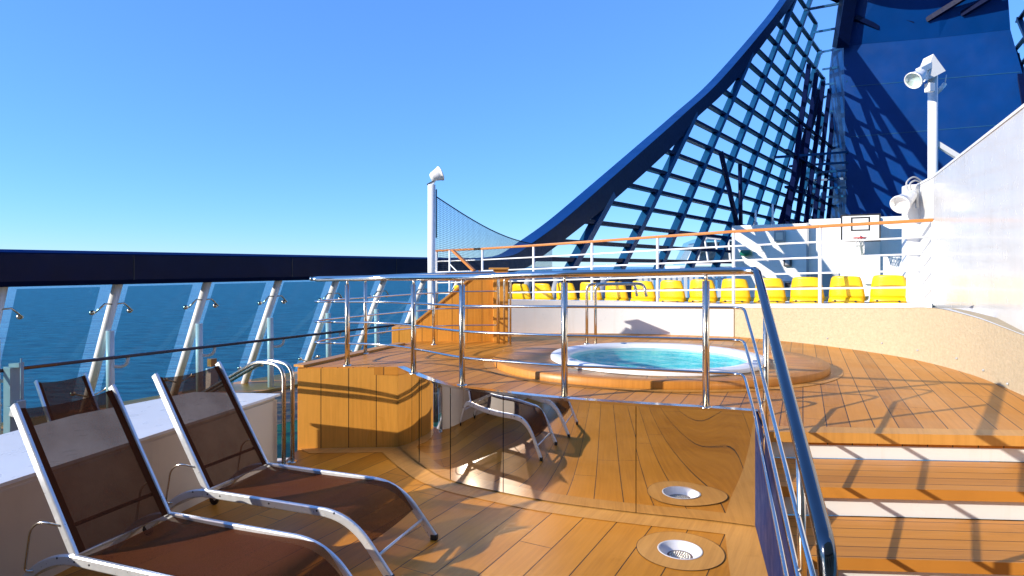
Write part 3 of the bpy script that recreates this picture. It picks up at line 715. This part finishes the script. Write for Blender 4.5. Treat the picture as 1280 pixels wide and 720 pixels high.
wl = thing('wall_floodlight', 'white cylindrical floodlight bracketed to the end of the white bulkhead', 'floodlight', Q(1140, 250, 8.8))
hd = Q(1133, 249, 8.75)
flood(wl, hd, (-.78, -.42, -.48), .125, .37, lens=False)
MB().bar(hd+V(.06, .06, .0), hd+V(.22, .12, -.02), .05, .05).bar(hd+V(.16, .02, -.12), hd+V(.18, .05, .14), .03, .03, up=V(1, 0, 0)).build('bracket', 'grey', wl)
MB().tube(crom([hd+V(.06, .05, .1), hd+V(.04, .06, .24), hd+V(.14, .06, .32), hd+V(.26, .08, .27), hd+V(.36, .1, .2)], 6), .012, 8).tube(crom([hd+V(.1, .05, .12), hd+V(.09, .06, .22), hd+V(.16, .06, .27), hd+V(.24, .08, .25)], 6), .012, 8).build('cable', 'grey', wl)
# left mast with net
lp = Q(539.5, 400, 12.7); zt2 = EYE+(HOR-231)*12.7/F
lm = thing('floodlight_mast', 'slim white floodlight mast at the left end of the terrace railing', 'light mast', (lp.x, lp.y, -.6))
MB().tube([(lp.x, lp.y, -.6), (lp.x, lp.y, zt2)], .08, 18).build('pole', 'white', lm)
k = V(lp.x, lp.y, zt2)
MB().bar(k+V(-.09, -.02, .0), k+V(.09, -.02, .10), .05, .02).build('cap_plate', 'darkgrey', lm)
MB().bar(k+V(0, 0, .0), k+V(.07, 0, .12), .07, .06).build('arm', 'white', lm)
flood(lm, k+V(.09, -.02, .19), (.75, .25, .35), .145, .23)
nt_ = thing('safety_net', 'sagging dark blue safety net strung from the slim mast', 'net', Q(546, 330, 12.7))
def npt(a, b):                        # a along, b from the top
    x0, x1 = Q(545.5, 246, 12.7), Q(690, 308, 17.6)
    zt = x0.z+(x1.z-x0.z)*a - .30*math.sin(math.pi*a)*.8; zb = 1.70-.06*a
    p = x0.lerp(x1, a); return V(p.x, p.y, zt+(zb-zt)*b)
NW, NH = 110, 36
w1 = MB()
for j in range(1, NH): w1.tube([npt(i/24, j/NH) for i in range(25)], 0.0034, 3, False)
for i in range(NW+1): w1.tube([npt(i/NW, j/6) for j in range(7)], 0.0034, 3, False)
w1.build('mesh', 'net', nt_)
MB().tube([npt(i/24, 0) for i in range(25)], .013, 6).build('top_rope', 'net', nt_)
MB().tube([npt(0, -.1), npt(0, .55)], .014, 6).build('edge_cord', 'net', nt_)

# wooden stair enclosure at the back left
ww = thing('wooden_stair_screen', 'sloping teak plank screen with a square post at the terrace steps', 'screen', (-.7, 8.3, .8))
D = 8.33
def wp(px, py): return Q(px, py, D)
poly = [V(wp(518, 406).x, D, .8), V(wp(517, 406).x, D, wp(518, 406).z), wp(588, 349), wp(599, 341), wp(619, 340), V(wp(619, 340).x, D, .8)]
MB().extr(poly, (0, .10, 0)).build('plank_panel', 'uprightb', ww)
cp_ = wp(518, 406)
MB().bar(wp(517, 405.5)+V(0, .05, .01), wp(588, 348.5)+V(0, .05, .01), .13, .025).bar(wp(588, 348)+V(0, .05, .012), wp(600, 339.5)+V(0, .05, .012), .13, .02).build('cap_rail', 'margin', ww)
pz = EYE+(HOR-337)*8.2/F
MB().box((wp(626, 380).x, 8.36, (.8+pz)/2), (.20, .24, pz-.8), 0, .012).build('square_post', 'upright', ww)
MB().box((wp(624, 380).x, 8.36, pz+.012), (.27, .30, .026), 0, .008).build('post_cap', 'margin', ww)
MB().tube(fillet([(-.10, 8.02, .80), (-.10, 8.02, 1.64), (-.02, 8.02, 1.64), (-.02, 8.02, .80)], .05), .013, 10).build('grab_hoop', 'brushed', ww)
wb = MB().box((Q(505, 423, 9.1).x, 9.1, .72), (.30, .3, .42), 0, .01).build('wooden_locker', 'upright'); tag(wb, 'small teak locker in shade left of the sloping plank screen', 'locker')
# handrail of the steps up to the terrace
hs = thing('step_handrail', 'short sloping teak handrail on white stanchions by the slim mast', 'handrail', Q(590, 400, 12.2))
MB().bar(Q(566, 313, 12.4), Q(593, 339, 11.8), .06, .05, bev=.01).build('top_rail', 'railwood', hs)
MB().tube([Q(562, 313, 12.4), Q(562, 410, 12.4)], .02, 10).tube([Q(591, 336, 11.85), Q(591, 400, 11.85)], .02, 10).tube([Q(562, 330, 12.4), Q(580, 348, 12.05)], .012, 8).build('stanchion', 'white', hs)

# ------------------------------------------------------------------ lattice wing
A2 = V(.597, .802, 0); MO = V(-.802, .597, 0); L0 = V(-.467, 18.24, 0)
def lat(px, py):
    t = (px-640)/F; Y = 14.04/(.744-t); return ((Y-18.24)/.802, (HOR-py)*Y/F)       # (u, z above eye)
def LP(u, z, off=0): return L0+A2*u+MO*off+V(0, 0, EYE+z)
low = [lat(*p) for p in ((606, 349), (655, 336), (682, 317.5), (713, 294), (771, 247), (844, 180), (867, 151), (918, 102), (969, 34.5), (993.4, 0))]
upp = [lat(*p) for p in ((606, 323), (641.7, 319), (666.7, 303), (704, 275.5), (753, 233), (813, 180), (858, 140), (902, 99), (957, 34.5), (983, 0))]
for L_ in (low, upp): L_.append((L_[-1][0]*1.9-L_[-2][0]*.9, L_[-1][1]*2.0-L_[-2][1]))
lowc = crom([V(a, 0, b) for a, b in low], 5); uppc = crom([V(a, 0, b) for a, b in upp], 5)
def lowu(z): return interp([p.z for p in lowc], [p.x for p in lowc], z)
def lowz(u): return interp([p.x for p in lowc], [p.z for p in lowc], u)
def ulim(z): return 49.5 if z < 18 else 49.5-(z-18)*1.0
CC = -.6    # centreline of the ship, as distance outboard
def mir(p):
    c = -(p.x*NV.x+p.y*NV.y); return p + NV*(2*(c-CC))
def lattice(label, mirror=False):
    T = (lambda p: mir(p)) if mirror else (lambda p: p)
    t = thing('lattice_wing', label, 'lattice wing', T(LP(8, -1.8)))
    def emit(mb, name, mat):
        if mirror: mb.v = [mir(v) for v in mb.v]
        return mb.build(name, mat, t)
    w = .62
    inner = MB().grid([[LP(p.x, p.z) for p in lowc], [LP(q.x, q.z) for q in uppc]], True)
    ob = MB()
    rows = [[LP(p.x, p.z) for p in lowc], [LP(q.x, q.z) for q in uppc], [LP(q.x, q.z, w) for q in uppc], [LP(p.x, p.z, w) for p in lowc], [LP(p.x, p.z) for p in lowc]]
    for a, b_ in zip(rows, rows[1:]): ob.grid([a, b_], True)
    emit(ob, 'edge_beam', 'navy')
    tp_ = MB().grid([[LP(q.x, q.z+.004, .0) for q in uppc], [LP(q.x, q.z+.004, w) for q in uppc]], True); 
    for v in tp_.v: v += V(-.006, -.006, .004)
    emit(tp_, 'lit_beam_top', 'blue')  # sunlit top face coloured in as a brighter sheet over the navy
    for k in range(14):
        uk = 6.28+3.78*k; z = -.5; zt = None
        f = lambda z: uk+1.06*(z-1.66)
        zz = z; prev = z
        while zz < 27 and f(zz) > lowu(zz)-.3 and f(zz) < ulim(zz): zz += .1
        if f(z) >= ulim(z) or zz-z < .6: continue
        emit(MB().bar(LP(f(z), z, .17), LP(f(zz), zz, .17), .34, .27, up=(LP(1, 0)-LP(0, 0)).cross(MO)), 'rib', 'tealblue')
    zs = [.24, .86, 1.64, 2.48, 3.33, 4.25, 5.3, 6.3, 7.35, 8.58, 9.9, 11.26, 12.7, 14.1, 15.8, 17.5, 19.5, 21.6, 23.8]
    for z in zs:
        a = lowu(z)-.2; b_ = ulim(z)+.5
        if b_-a < 1: continue
        emit(MB().bar(LP(a, z, .20), LP(b_, z, .20), .30, .15), 'crossbar', 'navy')
    for k in range(9):
        u0_, z0_ = 27.5+2.7*k, -.4
        z1_ = min(15.0, lowz(u0_+6)-1.5)
        emit(MB().bar(LP(u0_, z0_, -1.3), LP(u0_+.55*(z1_-z0_), z1_, -1.3), .30, .22, up=(LP(1, 0)-LP(0, 0)).cross(MO)), 'inner_rib', 'navy')
    for z in (1.2, 3.1, 5.2, 7.6, 10.2):
        emit(MB().bar(LP(29, z, -1.3), LP(50, z, -1.3), .22, .14), 'inner_crossbar', 'navy')
    return t, emit
lw1, emit1 = lattice('sweeping blue lattice wing rising from the ship side to the funnel')
# funnel
FL = Q(1060, 333, 48.8); FL.z = 0
def FP(s, z, back=0): return FL+NV*s+AV*back+V(0, 0, z)
def fs(px, z=None):
    t = (px-640)/F; return (t*FL.y-FL.x)/(NV.x-t*NV.y)
def fz(px, py):
    s = fs(px); return s, EYE+(HOR-py)*(FL.y+NV.y*s)/F
fu = thing('ship_funnel', 'towering dark blue ship funnel behind the basketball court', 'funnel', FP(5, -1))
sr0 = fs(1263); sr1 = fs(1284)
_, zc0 = fz(1056, 57); _, zcm = fz(1174, 47); _, zc1 = fz(1263, 37)
zb_ = -1.5
sR = sr1+3.2
fr_face = [FP(0, zb_), FP(sR, zb_), FP(sr0, zc1), FP(fs(1174), zcm), FP(-.3, zc0)]
bkd = 9
def bk2(p, flare=0): return p+AV*bkd
left_b = [FP(-1.9, zb_, 6.5), FP(-1.9, zc0, 6.5)]
fm = MB()
fm.add(fr_face, [(0, 1, 2, 3, 4)])
fm.add([FP(0, zb_), FP(-.3, zc0), left_b[1], left_b[0]], [(0, 1, 2, 3)])
fm.add([FP(sR, zb_), FP(sr0, zc1), FP(sr0, zc1, bkd), FP(sR, zb_, bkd)], [(0, 1, 2, 3)])
fm.add([left_b[0], left_b[1], FP(sr0, zc1, bkd), FP(sR, zb_, bkd)], [(0, 1, 2, 3)])
fm.build('lower_casing', 'blue', fu)
up_h = 7.5
tops = [FP(-.1, zc0+up_h, -3.0), FP(fs(1174), zcm+up_h, -3.6), FP(sr0-.8, zc1+up_h, -3.0)]
um = MB().add([FP(-.3, zc0+.01), FP(fs(1174), zcm+.01), FP(sr0, zc1+.01)]+tops+[FP(-1.9, zc0+.01, 6.5), FP(sr0, zc1+.01, bkd), FP(-1, zc0+up_h, 6.5), FP(sr0-.8, zc1+up_h, bkd)],
    [(0, 1, 4, 3), (1, 2, 5, 4), (0, 3, 8, 6), (2, 5, 9, 7), (3, 4, 5, 9, 8), (6, 8, 9, 7)])
um.build('upper_casing', 'blue', fu)
MB().bar(FP(-.5, zc0-.2, -.4), FP(.9, zc0+up_h*.9, -3.4), .9, 1.0).build('corner_strut', 'navy', fu)
def fpix(px, py, out_=0): 
    s, z = fz(px, py); return FP(s, z, -out_)
for (a, b_) in (((1072, 6), (1143, 29)), ((1070, 27), (1098, 37))):
    MB().bar(fpix(*a, .9), fpix(*b_, .35), .40, .34).build('brace', 'navy', fu)
for (a, b_) in (((1159, 28), (1226, -4)), ((1202, 21), (1256, -3))):
    MB().bar(fpix(*a, .5), fpix(*b_, 2.2), .32, .36).build('brace', 'navy', fu)
for (y0, y1) in ((108, 96), (171, 160)):
    MB().bar(fpix(1064, y0, .01), fpix(1275, y1-6, .01), .03, .05).build('weld_seam', 'tealblue', fu)
MB().lathe([(0, 1.2), (2.4, .9), (3.0, 0), (2.4, -.5), (0, -.6)], FP(2.2, zc0+4.1, -3.4), 32).build('mast_dome', 'white', fu)
# a top plate joins wing and funnel above the picture
# struts between wing and funnel
def fedge(py): return FP(-.05, EYE+(HOR-py)*FL.y/F)
for (px, py, pr) in ((1003, 13, 2.5), (1015, 41, 33), (1022, 66, 59), (1027, 87, 82), (1029, 106, 102), (1030, 121, 118), (1030, 140, 137),
                     (964, 197, 190), (985, 208, 203), (998, 217, 213), (1007, 226, 223), (1013, 236, 234), (1018, 247, 245)):
    u, z = lat(px, py); emit1(MB().bar(LP(u, z, -.1), fedge(pr), .16, .17), 'link_strut', 'tealblue')
emit1(MB().bar(LP(*lat(958, 288), -.9), LP(*lat(1008, 120), -.9), .3, .9, up=A2), 'inner_beam', 'navy')
emit1(MB().tube([Q(901, 190, 30.5), Q(922, 284, 32)], .13, 8).tube([Q(925, 205, 32), Q(926, 284, 32)], .11, 8), 'brace_tube', 'navy')
lat_top = [LP(33, 18.5, -.2), LP(38, 20.5, -.2), LP(39.5, 22.5, -.2), LP(36.5, 24, -.2)]
emit1(MB().extr([LP(34, 17.8, -.1)+V(0, 0, 3.0), LP(40, 18.0, -2.5)+V(0, 0, 2.6), LP(42.5, 18.5, -5.5)+V(0, 0, 3.2), LP(40, 19, -7)+V(0, 0, 4.6), LP(36, 19, -2.5)+V(0, 0, 5.0)], (0, 0, .35)), 'top_plate', 'navy')
lattice('blue lattice wing on the far right side of the funnel', True)

# ------------------------------------------------------------------ basketball court
tag(MB().add([(-3, 13, -1.3), (30, 9, -1.3), (36, 32, -1.3), (4, 44, -1.3)], [(0, 1, 2, 3)]).build('court_floor', 'green'), kind='structure')
C0 = Q(915, 333, 31.0); C0.z = 0
def CP(s, z, out_=0): return C0+NV*s-AV*out_+V(0, 0, z)
def cs_(px):
    t = (px-640)/F; return (t*C0.y-C0.x)/(NV.x-t*NV.y)
def cz(px, py): s = cs_(px); return s, EYE+(HOR-py)*(C0.y+NV.y*s)/F
cw = thing('court_wall', 'white steel deckhouse wall behind the basketball hoop', 'deckhouse', CP(4, -1.3))
def cbox(s0, s1, z0, z1, o0, o1, name, mat, par):
    c = CP((s0+s1)/2, (z0+z1)/2, (o0+o1)/2); return MB().obox(c, NV, -AV, V(0, 0, 1), ((s1-s0)/2, (o1-o0)/2, (z1-z0)/2), .0).build(name, mat, par)
cbox(0, cs_(1010), -1.3, 3.82, -3, 0, 'wall_face', 'white', cw)
cbox(cs_(1010), cs_(1180), -1.3, 4.02, -3, -.35, 'wall_face', 'white', cw)
s_, z_ = cz(1010, 300)
cbox(cs_(1008), cs_(1011), -1.3, 3.84, -.02, .02, 'corner_trim', 'grey', cw)
s0, z1 = cz(1013, 340); s1, z0 = cz(1048, 372)
cbox(s0, s1, -.9, z1, -.36, -.28, 'door', 'grey', cw)
cbox(cs_(1080), cs_(1100), 1.0, 4.0, -.36, -.2, 'wall_pipe', 'white', cw)
# fixtures on the wall
def fixture(name, label, cat, r, mat, depth, frame=None, out0=0):
    (x0, y0, x1, y1) = r; a, zt = cz(x0, y0); b2, zb = cz(x1, y1); base_o = 0 if x0 < 1008 else -.35
    t = thing(name, label, cat, CP((a+b2)/2, zb, base_o))
    cbox(a, b2, zb, zt, base_o, base_o+depth, 'case', mat, t)
    if frame: cbox(a+.08, b2-.08, zb+.08, zt-.08, base_o+depth, base_o+depth+.02, 'panel', frame, t)
    return t
fixture('ventilation_box', 'large pale grey ventilation box high on the deckhouse wall', 'vent box', (969, 289, 982, 302), 'grey', .3, 'whitebox')
fixture('control_box', 'small dark framed control box midway up the deckhouse wall', 'control box', (980, 322, 990, 333), 'darkgrey', .18, 'grey')
fixture('cabinet', 'black cabinet low on the deckhouse wall behind the seats', 'cabinet', (980, 351, 991, 361), 'grey', .25, 'black')
fixture('sign_panel', 'small white notice panel on the left part of the deckhouse wall', 'notice', (949, 305, 957, 314), 'white', .05, 'whitebox')
gl_ = thing('wall_lamp', 'green shaded wall lamp on the left part of the deckhouse wall', 'lamp', CP(*cz(934, 318), .1))
a, zt = cz(934, 316)
MB().lathe([(0, .15), (.24, .12), (.30, 0), (.26, -.14), (0, -.2)], CP(a, zt, .25), 20).build('shade', 'greenp', gl_)
MB().bar(CP(a, zt+.1, 0), CP(a, zt+.1, .25), .08, .08).build('bracket', 'white', gl_)
pl_ = MB()
for px in (943, 964.5):
    a, zt = cz(px, 281); t = thing('whip_aerial', 'thin white whip aerial on the deckhouse roof' + (', the shorter one' if px < 950 else ', the taller one'), 'aerial', CP(a, 3.8, -.3))
    MB().tube([CP(a, 3.8, -.3), CP(a, cz(px, 262 if px < 950 else 254)[1], -.3)], .05, 8).build('rod', 'white', t)
    MB().lathe([(.1, 3.82), (.1, 3.95), (.05, 4.0)], V(CP(a, 0, -.3).x, CP(a, 0, -.3).y, 0), 12).build('mount', 'grey', t)
# backboard
a0, zt = cz(1044, 271); a1, zb = cz(1092, 303); o_ = .95
hp = thing('basketball_hoop', 'white basketball backboard with black lines and a red rim', 'basketball hoop', CP((a0+a1)/2, -1.3, 0))
bd = cbox(a0+.3, a1+.3, zb, zt, o_, o_+.06, 'backboard', 'white', hp)
def fr_rect(s0, s1, z0, z1, w, o, name):
    mb = MB()
    for (x0, x1, y0, y1) in ((s0, s1, z1-w, z1), (s0, s1, z0, z0+w), (s0, s0+w, z0+w, z1-w), (s1-w, s1, z0+w, z1-w)):
        mb.obox(CP((x0+x1)/2, (y0+y1)/2, o), NV, -AV, V(0, 0, 1), ((x1-x0)/2, .006, (y1-y0)/2))
    return mb.build(name, 'black', bd)
bs0, bs1 = a0+.3, a1+.3
fr_rect(bs0, bs1, zb, zt, .06, o_+.068, 'border_line')
mid = (bs0+bs1)/2; wd = (bs1-bs0)
fr_rect(mid-wd*.24, mid+wd*.24, zb+(zt-zb)*.40, zb+(zt-zb)*.90, .06, o_+.068, 'target_square')
rc = CP(mid, zb+.16, o_+.06+.35)
MB().tube([rc+V(.24*math.cos(2*math.pi*k/24), .24*math.sin(2*math.pi*k/24), 0) for k in range(24)], .025, 8, closed=True).bar(CP(mid, zb+.16, o_+.06), CP(mid, zb+.16, o_+.18), .16, .06).bar(CP(mid, zb+.28, o_+.065), CP(mid, zb+.02, o_+.065), .22, .012, up=NV).build('rim', 'red', hp)
nb = MB()
for k in range(12):
    for sgn in (-1, 1):
        nb.tube([rc+V(r_*math.cos(2*math.pi*(k+sgn*q*.5)/12), r_*math.sin(2*math.pi*(k+sgn*q*.5)/12), -z) for q, r_, z in ((0, .24, 0), (1, .19, .13), (2, .15, .26), (3, .13, .4))], .010, 4)
nb.build('hoop_net', 'cord', hp)
MB().bar(CP(mid-.3, zt-.2, -.35), CP(mid-.3, zt-.2, o_), .1, .1).bar(CP(mid+.3, zt-.2, -.35), CP(mid+.3, zt-.2, o_), .1, .1).bar(CP(mid, zb-.55, -.35), CP(mid, zb+.2, o_), .1, .1).build('support_arm', 'white', hp)
# white slat fence and things seen between seats and lattice
fe = thing('slat_fence', 'white vertical slat fence seen between the yellow seats and the lattice', 'fence', (6, 30, -1.3))
sl_ = MB(); fa = Q(722, 333, 29.5); fb = Q(906, 333, 29.9)
nS = 27
for k in range(nS):
    p = fa.lerp(fb, k/(nS-1)); sl_.obox(V(p.x, p.y, .1), V(1, 0, 0), V(0, 1, 0), V(0, 0, 1), (.075, .03, 1.35))
sl_.build('slats', 'white', fe)
MB().bar(V(fa.x, fa.y+.05, 1.2), V(fb.x, fb.y+.05, 1.2), .06, .1).bar(V(fa.x, fa.y+.05, -.6), V(fb.x, fb.y+.05, -.6), .06, .1).build('rail', 'white', fe)
for k, (px, lab) in enumerate(((657, 'left'), (693, 'middle'), (752, 'right'))):
    sp = thing('raking_strut', 'grey raking strut rising behind the yellow seats, the %s one of three' % ('leftmost' if k == 0 else 'middle' if k == 1 else 'rightmost'), 'strut', Q(px, 380, 17), 'grey struts behind the seats')
    MB().tube([Q(px+5, 347, 17.2), Q(px-8, 395, 16.8)], .11, 12).build('tube', 'grey', sp)
    MB().box(Q(px+5, 346, 17.2), (.3, .2, .1), 0, .02).build('head_plate', 'white', sp)
dk = thing('dark_bulwark', 'dark navy bulwark below the foot of the lattice wing', 'bulwark', LP(4, -3))
MB().bar(LP(-1.5, -1.35, .2), LP(9.5, -1.35, .2), .3, 1.9).build('plate', 'navy', dk)
# glazed white house beyond the wing
gh = thing('glazed_house', 'white framed glazed deckhouse far beyond the lattice wing', 'deckhouse', Q(890, 345, 52))
d0 = 52
fq = [Q(858, 331, d0), Q(925, 327, d0-1), Q(925, 300, d0), Q(884, 297, d0), Q(872, 302, d0)]
MB().extr([p+V(0, .3, 0) for p in fq], (0, 4, 0)).build('glazing', 'lens', gh)
MB().extr([Q(861, 328, d0+.5), Q(921, 326, d0), Q(921, 302, d0+.5), Q(876, 303, d0+.5)], (0, 3.5, 0)).build('inner_wall', 'grey', gh)
fm = MB()
for a, b_ in ((0, 1), (1, 2), (2, 3), (3, 4), (4, 0)): fm.bar(fq[a], fq[b_], .22, .22)
for f in (.22, .42, .62, .82): fm.bar(fq[0].lerp(fq[1], f), (fq[4].lerp(fq[3], f*1.8) if f < .5 else fq[3].lerp(fq[2], (f-.5)*2)), .12, .12)
fm.build('frame', 'white', gh)
MB().extr([Q(850, 345, d0), Q(930, 345, d0), Q(930, 333, d0), Q(850, 333, d0)], (0, 5, 0)).build('base_wall', 'white', gh)

# ------------------------------------------------------------------ unseen deckhouse added behind the viewer to cut sky fill and warm reflections
ad = thing('aft_sky_blocker', 'broad cream deckhouse block added behind the viewer to hide sky and warm the fill', 'deckhouse', (6, -7, 0))
MB().box((6, -8, 7), (32, 3, 14), 0, .05).build('wall_face', 'deckhouse', ad)
for k in range(7):
    MB().box((-6+4*k, -6.49, 1.9), (1.6, .06, 1.1), 0, .01).build('blocker_window', 'black', ad)
MB().box((6, -6.3, 3.4), (32, .9, .16), 0, .02).build('blocker_canopy', 'navy', ad)

# ------------------------------------------------------------------ camera, light, sky
cam = bpy.data.cameras.new('camera'); co = bpy.data.objects.new('camera', cam); COL.objects.link(co)
co.location = (0, 0, EYE); co.rotation_euler = (R(90), 0, 0)
cam.sensor_width = 36; cam.lens = F/1280*36; cam.shift_y = -27/1280; cam.clip_end = 60000; cam.clip_start = .05
S.camera = co
SUN = V(-.93, -.367, 0).normalized(); EL = R(20.5)
sun = bpy.data.lights.new('sun', 'SUN'); sun.energy = 3.0; sun.angle = R(.5); sun.color = (1, .92, .80)
so = bpy.data.objects.new('sun', sun); COL.objects.link(so)
dirv = V(SUN.x*math.cos(EL), SUN.y*math.cos(EL), math.sin(EL))
so.rotation_euler = dirv.to_track_quat('Z', 'Y').to_euler(); so.location = dirv*50
w = bpy.data.worlds.new('World'); S.world = w; w.use_nodes = True; nt = w.node_tree
bg = nt.nodes['Background']; sky = nt.nodes.new('ShaderNodeTexSky'); sky.sky_type = 'NISHITA'; sky.sun_disc = False
sky.sun_elevation = EL; sky.sun_rotation = math.atan2(SUN.x, SUN.y); sky.air_density = .72; sky.dust_density = .0; sky.ozone_density = 8.0
bw_ = nt.nodes.new('ShaderNodeRGBToBW'); nt.links.new(sky.outputs[0], bw_.inputs[0])
cmp_ = math_n(nt, 'POWER', bw_.outputs[0], -.44)          # the photograph's sky is nearly even from zenith to horizon
sc_ = nt.nodes.new('ShaderNodeVectorMath'); sc_.operation = 'SCALE'
nt.links.new(sky.outputs[0], sc_.inputs[0]); nt.links.new(cmp_, sc_.inputs['Scale']); nt.links.new(sc_.outputs[0], bg.inputs[0]); bg.inputs[1].default_value = .15
vs = S.view_settings; vs.view_transform = 'Standard'; vs.look = 'None'; vs.gamma = 1; vs.use_curve_mapping = False; vs.exposure = 1.34
S.cycles.max_bounces = 12; S.cycles.transparent_max_bounces = 16; S.cycles.glossy_bounces = 5; S.cycles.sample_clamp_indirect = 4; S.cycles.caustics_reflective = True; S.cycles.blur_glossy = .5
S.cycles.use_denoising = True
